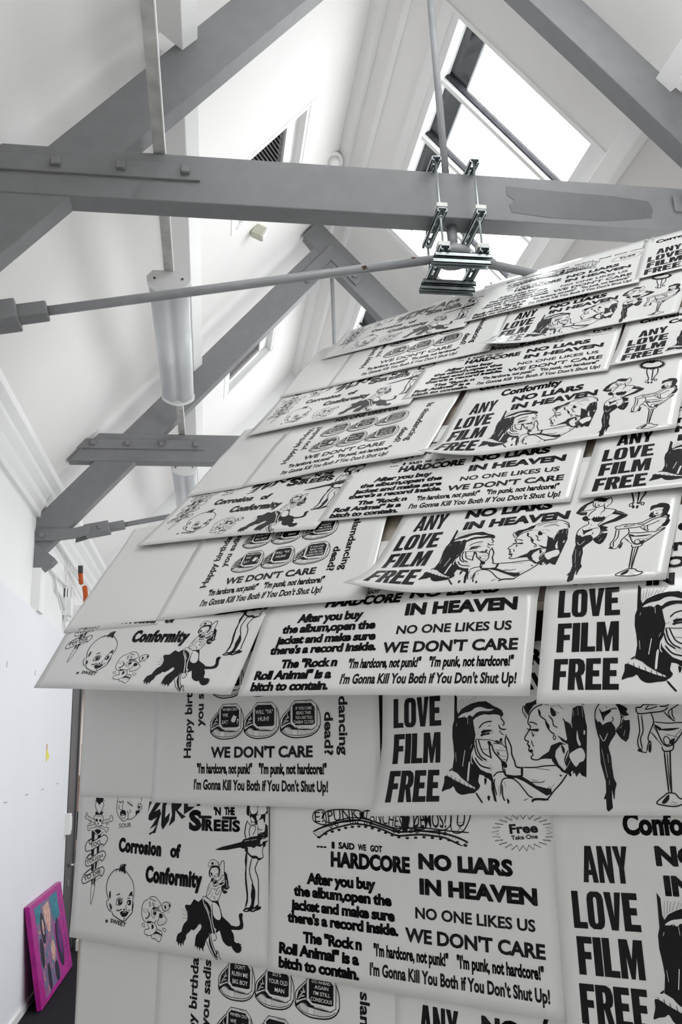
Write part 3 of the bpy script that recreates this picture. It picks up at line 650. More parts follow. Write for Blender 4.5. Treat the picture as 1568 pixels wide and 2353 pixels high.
# ---- design A: dagger, babies, skull, panther rider, two friends with a knife
def design_A():
    a = Art()
    p = Pen(a, '1a', 180, 1820, 9.05)
    p.f("390,115 560,125 530,190 465,255 405,190", "380,415 420,400 455,455 500,400 550,405 520,470 385,470")
    p.s(8, "375,185 400,175 415,205", "575,180 545,170 530,205")
    p.o(8, "465,255 430,210 395,215 380,270 400,350 460,450 520,360 555,270 545,215 510,205")
    p.o(8, "360,560 355,510 400,470 455,460 510,470 545,520 545,580 520,640 510,690 470,705 410,700 385,650")
    p.F("385,560 425,560 435,600 400,612", "465,575 505,565 505,605 475,618"); p.f("440,625 458,668 422,668")
    p.s(5, "415,520 455,485 500,520", "395,715 395,765", "420,720 420,772", "445,722 445,775", "468,715 470,770", "490,708 492,760", "390,738 500,735", "390,768 450,780 500,762")
    p.o(7, "355,570 225,495 220,440 195,435 185,470 190,490 170,510 175,545 210,555 365,640", "545,595 680,555 690,500 720,485 740,510 735,530 745,560 735,600 690,610 525,650",
        "385,660 270,695 225,690 215,720 235,740 225,775 245,800 275,785 285,750 385,720", "505,690 590,740 620,730 655,735 660,770 640,785 625,830 595,820 590,790 500,735")
    p.s(5, "230,600 300,590 270,640", "240,650 290,640 250,680", "590,640 650,650 600,690", "610,660 680,660", "600,700 640,690")
    p.f("360,790 440,770 520,805 440,880", "310,790 375,850 365,1010 310,1020", "440,905 505,860 500,930 435,960")
    p.s(7, "325,785 445,900 560,815", "565,820 562,880")
    p.o(11, "310,965 230,1020 180,1130 190,1210 240,1225 350,1180 470,1110 530,1070 570,1100 640,990 625,910 570,890 500,930 360,1010 280,1070 260,1020")
    p.f("310,1195 370,1170 365,1310 315,1340", "425,1130 475,1105 470,1245 425,1270"); p.s(6, "520,1085 520,1230", "530,1160 570,1100")
    p.o(11, "310,1275 240,1320 195,1430 205,1515 250,1535 330,1500 450,1425 520,1400 540,1430 605,1320 590,1240 540,1220 440,1270 350,1340 260,1390 235,1340")
    p.f("315,1515 375,1490 365,1625 320,1640", "400,1450 440,1430 420,1590 390,1600"); p.s(6, "470,1440 460,1570", "480,1490 535,1430")
    p.o(11, "320,1580 200,1670 135,1790 145,1880 200,1885 320,1820 470,1730 530,1715 540,1740 590,1640 570,1555 510,1560 400,1620 250,1715 180,1710 195,1680")
    p.s(12, "530,1745 420,1830"); p.s(6, "420,1760 410,1840")
    p.f("330,1820 360,1800 355,1880 330,1960", "375,1800 415,1780 395,1950 375,1880"); p.o(7, "330,1955 375,1890 405,1960 330,2330")
    p.t('TOO', 300, 1165, 505, 1068, 88, bold=.01); p.t('TOUGH', 225, 1500, 555, 1350, 82, bold=.01); p.t('TO DIE', 175, 1842, 525, 1672, 88, bold=.01)
    # crying face
    p.s(9, "845,150 832,250 830,400 870,500 930,580 980,600 1050,560 1130,560 1220,490 1245,440"); p.s(11, "1045,380 1065,450 1060,555")
    p.s(8, "845,150 850,20 930,-60 1080,-90 1230,-40 1320,60 1345,180"); p.F("1040,-90 1080,-150 1160,-170 1130,-110 1140,-70")
    p.o(7, "915,360 1000,390 1020,430 1005,510 955,550 910,500 902,400"); p.F("915,400 960,370 1010,420 1000,480 905,480"); p.W("925,460 950,455 985,465 960,480")
    p.s(7, "960,160 965,220 945,280 950,345", "900,50 930,20", "1060,60 1130,40"); p.s(12, "865,185 900,215 955,190", "1045,195 1090,240 1165,285"); p.s(6, "1080,165 1155,240", "1060,220 1035,245", "1100,255 1090,300", "1130,270 1125,312", "1155,285 1148,322")
    p.o(5, "875,270 890,330 875,352 862,325", "1105,355 1120,410 1102,437 1088,410"); p.o(9, "1265,320 1270,260 1310,240 1345,290 1340,350 1300,370"); p.F("1280,290 1312,290 1310,335 1278,330")
    p.F("1225,390 1290,380 1310,410 1260,450 1228,485"); p.s(8, "1320,240 1350,180")
    p.t('SOUR', 880, 742, 1130, 722, 88, bold=.0)
    # brush lettering
    p = Pen(a, '1a', 330, 1820, 6.272)
    p.f("80,310 105,135 150,130 110,200", "180,180 250,185 180,280 255,240 275,310 240,400 200,560 190,590 150,590 110,620 105,590 160,560 210,470 110,530 150,470 215,360 130,410 90,395 95,330", "180,180 280,0 360,-70 310,60 250,185",
        "290,190 340,190 330,370 400,290 385,410 300,540 275,480 280,330", "290,190 350,0 450,-60 420,50 340,190", "420,190 560,200 510,260 580,320 630,350 570,390 530,330 480,260 470,410 385,490 430,330", "420,190 440,0 560,-60 620,20 560,200",
        "600,205 760,210 680,270 600,320", "600,205 620,-60 780,-110 760,-40 670,-10 660,50 750,20 720,80 660,95 660,205", "780,200 900,-180 960,-190 1000,150 945,160 925,50 860,80 830,200", "1010,140 1040,-170 1090,-180 1130,-50 1200,-190 1250,-200 1270,60 1215,70 1200,-60 1140,50 1090,-40 1070,130")
    p.t("'N", 1030, 330, 1130, 335, 115, bold=.06); p.t('THE', 1185, 330, 1332, 333, 115, bold=.06)
    p.t('S', 682, 548, 848, 552, 285, bold=.075); p.f("815,335 1000,340 1000,382 908,380 902,555 856,553 858,378 815,375", "1150,348 1360,352 1360,395 1292,394 1290,567 1252,566 1255,394 1150,390")
    p.t('R', 912, 556, 1022, 560, 165, bold=.065); p.t('E', 1035, 559, 1133, 562, 165, bold=.065); p.t('E', 1147, 562, 1243, 565, 160, bold=.065); p.t('S', 1302, 570, 1410, 573, 165, bold=.06)
    p = Pen(a, '1a', 0, 0, 1)
    p.t('Corrosion', 277.5, 1956, 374, 1967, 32, bold=.07, space=1.12); p.t('of', 396, 1969, 419, 1971, 31, bold=.065); p.t('Conformity', 341, 2025, 469, 2040, 37, bold=.07, space=1.12)
    # smiling baby
    p = Pen(a, '1a', 230, 1970, 8.2526)
    p.s(11, "230,795 195,680 180,560 195,440 240,330 320,240 410,210"); p.s(9, "530,240 600,330 670,440 700,560 706,680 690,760 688,830"); p.s(12, "690,980 680,1040 620,1110 580,1160 540,1190 480,1180 400,1130 330,1080 295,1005")
    p.F("690,800 705,900 690,990 676,990 680,900", "415,210 430,150 480,120 545,130 525,170 530,240 540,290 515,300 490,260 470,280 450,245 420,270 408,228"); p.z(5, "440,190 465,150 500,140"); p.s(7, "340,275 370,235 410,212")
    p.s(10, "235,790 195,820 195,870 215,930 250,990 285,1008"); p.F("245,860 270,870 298,930 280,990 260,930", "245,620 265,660 265,740 250,770 235,720", "370,715 385,690 440,670 440,690 395,705", "610,730 620,690 650,640 675,640 675,690 690,735 650,710")
    p.o(9, "375,870 385,815 430,790 475,815 485,850 460,885 400,890"); p.F("425,795 470,810 485,850 450,880 415,870 410,830"); p.W("450,815 465,820 460,840 448,835"); p.s(9, "375,795 410,765 460,770 500,800")
    p.s(4, "420,750 415,722", "440,750 440,712", "460,755 468,718", "480,765 497,735", "492,780 512,757"); p.F("580,820 610,795 650,800 658,850 640,895 600,885 580,855"); p.W("598,832 618,830 616,862 598,858"); p.s(9, "580,780 605,760 640,770")
    p.s(8, "565,885 565,950 580,1000 545,1010"); p.F("515,965 540,955 545,985 525,995"); p.s(13, "390,980 430,995 490,960", "600,980 640,990"); p.s(8, "385,1010 400,960", "640,970 646,1030")
    p.F("455,1030 500,1000 560,1020 615,1010 600,1070 555,1110 500,1110 470,1070", "528,1135 552,1135 545,1158 530,1155"); p.W("515,1030 535,1025 530,1040", "550,1030 570,1028 560,1042")
    p.f("205,1140 215,1170 240,1175 222,1195 230,1230 208,1212 180,1228 190,1195 178,1172 200,1170"); p.t('SWEET', 275, 1215, 572, 1305, 82, bold=.03)
    # skull with loose eye
    p.s(8, "985,770 900,830 870,920 865,1030 880,1120 930,1200 990,1215"); p.s(7, "985,770 1050,730 1120,745 1180,810 1225,880", "1010,775 1060,790 1130,825"); p.s(4, "1030,765 1040,800", "1065,775 1075,815", "1100,790 1105,830")
    p.o(6, "1005,825 1030,870 1030,910 1010,905", "1070,840 1095,880 1090,905 1070,890"); p.o(8, "1245,900 1270,850 1330,835 1390,860 1400,920 1360,980 1310,1000 1265,980"); p.F("1375,870 1400,890 1390,930 1372,915", "1290,890 1310,900 1325,940 1305,970 1290,930"); p.s(5, "1230,880 1250,990", "1330,850 1350,940", "1110,850 1130,890", "1165,880 1180,915")
    p.s(7, "1100,940 1180,930 1230,880", "1080,1000 1150,970 1220,1000 1250,1040 1310,1000", "1075,980 1130,950 1200,960", "1090,1020 1150,995 1210,1010"); p.F("1070,935 1120,925 1110,950 1075,975", "1090,1030 1140,1020 1140,1070 1100,1070")
    p.s(6, "1060,960 1045,1030 1060,1100 1110,1140", "1080,1010 1090,1080 1140,1110", "1330,1060 1300,1030", "1405,1010 1370,1050", "1385,990 1350,1025"); p.F("1200,1045 1250,1060 1270,1110 1240,1135 1205,1120")
    p.s(7, "1270,1050 1310,1110 1340,1160 1330,1210 1290,1250 1220,1270 1180,1250 1165,1200 1190,1160 1200,1060"); p.s(5, "1200,1265 1215,1200", "1235,1265 1250,1190", "1270,1255 1280,1190", "1300,1235 1310,1170")
    p.F("990,1000 1020,1060 1010,1110 960,1150 935,1135 985,1110 1000,1060", "985,1195 1060,1195 1040,1230 990,1225", "1065,1240 1100,1280 1095,1330 1065,1330", "1150,1380 1255,1440 1250,1460 1180,1430 1110,1430")
    p.s(5, "875,970 950,965", "880,985 960,1060", "945,1035 930,1000", "1120,1430 1130,1480", "1150,1440 1155,1490", "1185,1450 1185,1500", "1215,1455 1220,1500", "1180,1345 1175,1380", "1215,1360 1205,1400", "990,1430 985,1490", "940,1420 925,1450"); p.s(6, "980,960 975,1000 1000,1040")
    p.s(8, "985,1160 1000,1220 1060,1210 1120,1220 1140,1160", "980,1220 1000,1290 1020,1330 950,1345 930,1390 960,1440 1030,1460 1100,1430 1150,1370 1155,1300 1120,1230", "1060,1455 1080,1510 1140,1520 1200,1575 1240,1550 1250,1490 1265,1460 1255,1390 1220,1360 1160,1340")
    p.o(6, "880,1240 920,1240 935,1300 895,1280", "1265,1325 1325,1335 1330,1380 1300,1385")
    # panther and rider
    p = Pen(a, '1a', 400, 1960, 8.2526)
    p.f("440,860 525,915 555,880 600,850 700,930 780,1050 820,1160 900,1200 980,1190 1040,1250 1100,1300 1150,1360 1250,1380 1300,1360 1312,1310 1295,1240 1280,1170 1300,1130 1335,1125 1362,1150 1350,1210 1360,1270 1378,1360 1360,1425 1300,1445 1150,1440 1190,1510 1205,1560 1215,1660 1260,1690 1305,1685 1320,1715 1345,1700 1335,1755 1362,1760 1340,1810 1360,1815 1320,1870 1260,1875 1200,1820 1160,1745 1110,1750 1060,1720 1000,1650 960,1530 935,1450 870,1500 830,1520 780,1500 700,1610 680,1650 670,1720 645,1770 645,1850 615,1790 590,1770 575,1835 560,1770 545,1750 530,1815 520,1760 500,1730 480,1770 485,1620 500,1540 540,1480 580,1430 598,1370 570,1325 540,1340 500,1400 450,1445 405,1430 370,1480 350,1490 315,1530 310,1610 275,1660 275,1745 255,1690 240,1680 225,1765 205,1690 190,1680 178,1735 165,1700 150,1640 130,1680 140,1560 160,1510 225,1470 235,1400 260,1330 320,1260 330,1200 320,1100 285,1040 270,985 285,965 375,970")
    p.s(7, "230,1055 320,1125", "220,1135 325,1170", "230,1215 330,1215")
    p.f("770,900 890,890 980,1190 960,1230 900,1260 840,1240 790,1100")
    p.W("795,930 845,935 905,1000 940,1100 955,1200 930,1250 880,1245 815,1175 795,1050", "620,840 690,880 720,930 780,960 790,930 720,870 640,815 600,830"); p.s(7, "850,960 885,1040 910,1135", "790,1000 830,980 850,1040 800,1140", "840,1220 875,1215")
    p.z(13, "600,850 640,980 700,1100 760,1280 800,1450 850,1600", "680,880 750,990 775,1080 790,1250 830,1400 860,1480 850,1580"); p.z(9, "655,950 700,1050 740,1140", "840,1410 868,1430 855,1460")
    p.s(9, "770,1510 800,1660 850,1800 885,1850", "685,1630 740,1760 800,1880 900,2000 940,2040", "860,1500 880,1600 850,1640 820,1625"); p.z(8, "745,1500 780,1640 800,1720"); p.o(9, "880,1850 910,1840 935,1880 940,1940 975,2000 960,2040 925,2040"); p.F("745,1540 790,1700 850,1860 915,1960 860,1930 790,1800 745,1680", "885,1860 910,1860 905,1890 885,1900")
    p.s(8, "750,520 700,620 675,740 670,820 720,880", "950,610 945,720 900,870 890,890", "590,850 610,815 670,820 760,900", "790,750 730,860", "720,870 780,900 880,905"); p.s(6, "770,630 740,740 675,810", "740,600 710,680 720,740", "830,760 870,780 900,740 915,690", "780,660 850,690 835,770", "850,690 880,660 930,640", "860,700 890,690", "790,800 830,840 810,870", "870,850 890,900")
    p.o(9, "790,540 850,510 880,590 800,620"); p.F("800,545 850,520 855,560 810,585", "905,570 980,540 985,570 915,600", "760,470 800,480 780,530 745,530"); p.s(8, "870,520 930,480 940,430 980,415 1005,450 990,500 940,530", "880,430 930,470", "800,610 830,625 880,600"); p.s(5, "960,440 990,450", "955,470 985,480")
    p.F("720,290 760,245 840,230 900,260 915,330 900,420 880,450 885,330 850,270 760,280 735,310 725,400 750,450 720,440 700,370"); p.s(5, "740,350 760,400 790,460 830,480 860,440 880,370", "795,400 800,425", "820,340 860,290"); p.s(10, "735,355 765,372", "830,400 862,380"); p.F("795,430 830,425 820,447", "740,370 770,380 760,420 745,410")
    p.o(6, "700,250 690,210 720,150 760,120 830,135 880,190 890,235 760,235"); p.f("765,150 775,175 800,175 785,195 795,220 770,210 745,222 752,197 735,180 757,175"); p.s(6, "830,170 838,215", "860,175 885,170 880,230")
    p.s(10, "905,260 920,200 950,145 980,150 990,200 990,400"); p.s(7, "930,290 935,400")
    p.F("990,350 1040,390 1060,480 1075,560 1080,640 1105,610 1090,660 1040,690 1000,660 1010,700 1060,720 1040,750 1000,760 960,710 950,620 1000,580 1005,480"); p.z(8, "1030,500 1050,600 1055,660"); p.z(6, "975,650 1000,720")
    # two friends with one knife
    p = Pen(a, '1a', 480, 1840, 8.7111)
    p.F("780,180 800,60 870,-20 960,0 1010,40 1080,-10 1180,0 1260,80 1270,240 1200,245 1160,260 1180,100 1100,60 1010,100 1000,250 920,275 850,260 840,120 830,290 785,270"); p.f("830,280 930,270 1060,280 1160,250 1150,430 1130,430 1110,350 1000,400 1000,470 990,480 870,470 860,360")
    p.W("850,100 900,60 970,70 1000,130 990,220 930,262 870,240", "1020,140 1060,90 1130,90 1180,140 1175,220 1060,245 1030,220", "870,330 885,320 940,385 930,420 880,400", "980,300 1075,290 1005,400", "1045,480 1100,390 1145,460 1135,540 1060,560", "885,430 950,440 940,465 880,460"); p.s(9, "880,190 910,200", "940,195 975,190", "1060,190 1090,200", "1120,190 1150,185"); p.s(6, "925,150 920,180", "1105,150 1108,180")
    p.s(17, "800,390 765,500 748,650 775,755"); p.s(13, "860,510 835,600 842,720"); p.s(11, "800,420 870,500 905,490 960,515 950,600 900,680"); p.s(9, "1190,260 1240,330 1270,420 1300,520 1300,640 1280,740 1200,790", "1210,570 1250,470 1280,430", "1000,540 1050,580 1100,575", "1000,480 1010,640 1000,670")
    p.F("1160,460 1200,500 1230,560 1250,630 1240,690 1130,760 1060,740 1000,700 1040,640 1130,620 1150,540"); p.z(9, "1110,680 1130,690", "1090,735 1140,735", "1040,655 1080,660")
    p.f("160,970 300,915 450,880 680,820 730,760 780,755 860,720 1000,700 1090,690 1120,740 1060,790 1080,830 1120,810 1230,790 1280,790 1330,820 1360,800 1340,760 1290,780 1240,800 1170,830 1160,900 1130,930 1110,880 1060,920 1020,910 990,895 930,945 880,920 800,920 750,955 700,950 660,930 550,950 400,980 250,985 170,975")
    p.z(12, "740,808 840,785", "870,785 990,765"); p.W("1070,780 1110,800 1090,860 1060,860"); p.o(8, "1290,770 1330,690 1370,670 1372,760 1340,830")
    p.s(12, "1120,890 1100,1030 1120,1100 1100,1140 1040,1150"); p.F("760,950 810,930 815,1010 850,1060 900,1095 980,1095 1040,1145 1100,1145 1030,1190 980,1150 920,1155 880,1130 790,1040 755,1000")
    p.f("770,1040 800,1040 800,1200 790,1330 790,1500 810,1680 832,1850 830,2000 800,2115 775,2110 802,1950 800,1850 770,1650 760,1450 770,1330 752,1200")
    p.s(15, "890,1150 860,1290 850,1400 880,1540 912,1620 902,1720", "1020,1180 965,1330 970,1400 1010,1500 1030,1620 1035,1800 1035,1950 1045,2070"); p.F("905,1620 960,1750 975,1860 960,2010 945,2110 890,2110 900,1990 885,1880 903,1720")
    p.F("740,2190 780,2130 860,2120 900,2060 940,2110 970,2110 1030,2060 1050,2110 1090,2100 1080,2160 1000,2190 930,2220 880,2200 800,2215"); p.W("775,2180 840,2160 810,2190", "920,2175 985,2145 940,2185")
    return a

# ---- design B: train, starburst, slogans
def design_B():
    a = Art()
    T = lambda s, x0, y0, x1, h, **k: text(a, s, (x0, y0), (x1, y0), h, **k)
    T("WE DON'T CARE", .385, .108, .708, .029, bold=.038); T('NO ONE LIKES US', .412, .158, .69, .0235, bold=.03)
    T('IN HEAVEN', .425, .209, .697, .033, bold=.064); T('NO LIARS', .424, .262, .647, .033, bold=.064)
    T('"I\'m hardcore, not punk!"', .303, .069, .49, .026, bold=.042); T('"I\'m punk, not hardcore!"', .510, .069, .702, .026, bold=.042)
    T("I'm Gonna Kill You Both if You Don't Shut Up!", .293, .028, .712, .0265, bold=.038)
    T('got abducted', .12, .408, .29, .012, bold=.05); T('what most', .32, .408, .42, .012, bold=.05); T('hardcore', .445, .408, .53, .012, bold=.05); T('thrash', .55, .408, .605, .012, bold=.05); T('power', .62, .408, .675, .012, bold=.05); T('violence', .682, .408, .735, .012, bold=.01)
    p = Pen(a, '1b', 620, 1900, 4.6118)
    p.t('HARDCORE', 665, 418, 1500, 490, 160, bold=.06); p.t('... I', 510, 215, 700, 228, 70, bold=.05); p.t('SAID', 742, 228, 912, 243, 70, bold=.05); p.t('WE', 948, 246, 1035, 252, 66, bold=.05); p.t('GOT', 1078, 258, 1205, 270, 68, bold=.05)
    p.t('After you buy', 412, 600, 1140, 668, 118, bold=.062, space=.93); p.t('the album,open the', 275, 722, 1312, 838, 112, bold=.062, space=.93); p.t('jacket and make sure', 250, 868, 1348, 1000, 112, bold=.062, space=.93)
    p.t("there's a record inside.", 215, 1000, 1388, 1152, 112, bold=.062, space=.93); p.t('The "Rock n', 385, 1218, 1005, 1300, 118, bold=.062, space=.93); p.t('Roll Animal" is a', 135, 1325, 980, 1458, 118, bold=.062, space=.93); p.t('bitch to contain.', 135, 1475, 985, 1612, 118, bold=.062, space=.93)
    p = Pen(a, '1b', 700, 1840, 2.6133)
    star = []
    for i in range(52):
        an = 2*math.pi*i/52; r = 1.0 if i % 2 == 0 else .76
        star.append((1318+190*r*math.cos(an), 188+113*r*math.sin(an)*(1.0 if r == 1 else .93)))
    q = p.T(star); a.stroke(q, 5*p.u, closed=True)
    p.t('Free', 1240, 198, 1410, 190, 58, bold=.036); p.t('Take One', 1250, 235, 1408, 226, 27, bold=.025)
    # the train of lettered wagons on its track
    p.s(7, "58,185 110,160 180,140 240,122 310,115 380,125 440,145 500,165 560,185 630,185 700,180 780,188 860,200 930,222 990,250", "92,222 150,180 220,155 310,138 400,150 470,170 560,207 640,205 700,202 780,210 850,222 950,268", "60,190 95,225", "990,245 950,270")
    p.s(5, "75,175 180,128 300,100 420,122 560,165 700,160 870,180 995,190")
    top = pts("70,182 110,162 150,148 190,138 230,126 270,120 310,117 350,120 390,128 430,142 470,155 510,170 550,182 600,187 650,185 700,182 750,186 800,192 850,200 900,212 950,232")
    for x, y in top: p.f("%f,%f %f,%f %f,%f %f,%f" % (x+18, y+28, x+36, y+32, x+30, y+44, x+12, y+40))
    for x, y in pts("165,152 200,142 290,127 320,126 375,133 405,134 545,180 572,185 645,182 682,184 815,192 850,196"): p.o(4, "%f,%f %f,%f %f,%f %f,%f" % (x-9, y, x, y-9, x+9, y, x, y+9))
    for q in ("62,120 66,66 125,60 132,140", "140,128 146,60 330,58 336,112", "366,100 372,60 505,70 590,66 585,170 520,160", "640,165 650,64 862,52 860,170", "890,178 900,40 1000,70 960,180"): p.o(5, q)
    p.t('E?', 70, 128, 128, 126, 62, bold=.0); p.t('PUNK', 150, 125, 335, 108, 66, bold=.0); p.t('LANCHES', 375, 112, 590, 165, 72, bold=.0); p.t('DEMOS?', 662, 158, 862, 162, 88, bold=.01)
    p.o(6, "662,160 700,70 735,160", "925,140 935,60 965,70 960,140"); p.s(5, "925,140 955,180", "955,140 925,180", "905,60 1005,72", "920,130 962,130")
    p.f("600,30 632,40 632,90 605,90", "590,90 640,95 622,190 595,185", "335,70 365,70 362,110 340,105", "515,25 600,30 600,42 515,36"); p.s(4, "515,36 590,60", "520,150 512,110", "650,40 600,70", "640,110 630,160")
    for x in range(75, 160, 14): p.s(3, "%d,%d %d,%d" % (x, 186-(x-75)*.35, x+20, 205-(x-75)*.35))
    for x in range(700, 960, 20): p.s(3, "%d,%d %d,%d" % (x, 186+(x-700)*.14, x-8, 204+(x-700)*.14))
    return a

# ---- design R: signet rings and slogans
def ring(a, x0, x1, y0, y1, lines, chick=False):
    sx, sy = (x1-x0)/450.0, (y1-y0)/425.0
    def M(s): return [(x0+(x-490)*sx, y1-(y-105)*sy) if False else (x0+(x-490)*sx, y1-(y-105)*sy) for x, y in pts(s)]
    u = (sx+sy)/2
    def S(w, *ss, layer=0, mi=1):
        for s in ss: a.stroke(smooth(M(s), False, 4), w*u, layer, mi)
    def Fp(*ss, layer=0, mi=1, sm=True):
        for s in ss: a.poly(smooth(M(s), True, 3) if sm else M(s), layer, mi)
    a.stroke(M("605,170 655,108 845,108 905,165 905,400 850,440 660,425 605,370"), 7*u, closed=True)
    Fp("630,165 665,135 840,140 880,190 880,375 850,388 665,388 630,345", sm=False)
    S(9, "605,180 500,300 490,400 495,460", "905,170 935,260 940,380 925,430"); Fp("520,300 600,205 602,350 500,395", sm=False)
    S(6, "530,350 570,300 575,250", "515,375 555,345 590,335", "545,300 590,300 570,270", "540,330 580,330", layer=1, mi=0)
    Fp("500,425 560,382 610,372 665,420 640,435 570,400 510,445"); S(12, "495,400 505,455 560,500 640,525 720,525 800,515 860,492 910,450 938,390"); S(6, "515,430 560,405 620,428 740,440 860,440", "520,440 560,480 620,497 700,502 790,495 860,470 905,430")
    for x in list(range(530, 625, 11)) + list(range(690, 850, 11)):
        t = (x-520)/385.0; yb = 442+58*math.sin(math.pi*min(1, t*1.02))**.7; yt = 420+24*min(1, t*2)
        S(3, "%d,%d %d,%d" % (x, yt, x-2, yb-4))
    S(4, "625,432 622,492", "685,438 684,498"); S(6, "720,415 830,430", "860,440 900,400"); Fp("655,410 690,412 680,430 650,428", sm=False)
    S(5, "915,200 915,330", "630,165 605,170", "665,135 655,110", "840,140 845,110", "880,190 905,168"); S(8, "760,118 830,122")
    for s, xa, xb, y, h in lines: text(a, s, M('%f,%f' % (xa, y))[0], M('%f,%f' % (xb, y))[0], h*sy, bold=.01, layer=1, mi=0)
    if chick: Fp("775,300 810,240 830,260 850,255 835,300 820,330 790,325", layer=1, mi=0)
def design_R():
    a = Art(); T = lambda s, x0, y0, x1, h, **k: text(a, s, (x0, y0), (x1, y0), h, **k)
    T("WE DON'T CARE", .216, .117, .551, .0285, bold=.038); T('"I\'m hardcore, not punk!"', .168, .077, .36, .026, bold=.042); T('"I\'m punk, not hardcore!"', .382, .077, .592, .026, bold=.042)
    T("I'm Gonna Kill You Both if You Don't Shut Up!", .159, .036, .596, .0265, bold=.038); T('NO ONE LIKES US', .235, .386, .505, .024, bold=.03); T('HARDCORE', .30, .425, .505, .034, bold=.04)
    text(a, 'Happy birthday,', (.144, .117), (.144, .375), .027, bold=.03); text(a, 'you sadist!', (.186, .199), (.186, .372), .026, bold=.03)
    text(a, 'Is slamdancing', (.629, .385), (.629, .122), .026, bold=.03); text(a, 'dead?', (.586, .225), (.586, .122), .026, bold=.03)
    def L(*rows): return [(s, xa, xb, y, h) for s, xa, xb, y, h in rows]
    y0, y1, d = .164, .256, .107
    X = ((.213, .328), (.330, .446), (.450, .574))
    ring(a, *X[0], y0, y1, L(('WHEN DO', 650, 858, 190, 34), ('WE', 655, 730, 258, 38), ('EAT', 650, 735, 345, 42), ('?', 850, 875, 350, 60)), True)
    ring(a, *X[1], y0, y1, L(('WILL "YA"', 642, 862, 242, 46), ('HUH?', 675, 815, 325, 50)))
    ring(a, *X[2], y0, y1, L(('IF YOU CAN', 668, 845, 212, 34), ('READ THIS', 675, 838, 265, 34), ('YOU ARE TOO', 665, 855, 318, 34), ('DARN CLOSE', 650, 868, 370, 36)))
    ring(a, *X[0], y0+d, y1+d, L(("DON'T", 690, 820, 200, 40), ('RUSH ME', 655, 855, 275, 44), ('BIG BOY', 665, 855, 355, 44)))
    ring(a, *X[1], y0+d, y1+d, L(("SO'S", 690, 790, 200, 38), ('YOUR OLD', 645, 865, 275, 44), ('MAN', 720, 830, 355, 44)))
    ring(a, *X[2], y0+d, y1+d, L(('GO AHEAD', 660, 850, 192, 30), ('AGAIN', 690, 830, 245, 34), ("I'M STILL", 680, 850, 305, 36), ('CONSCIOUS', 650, 868, 365, 36)))
    return a
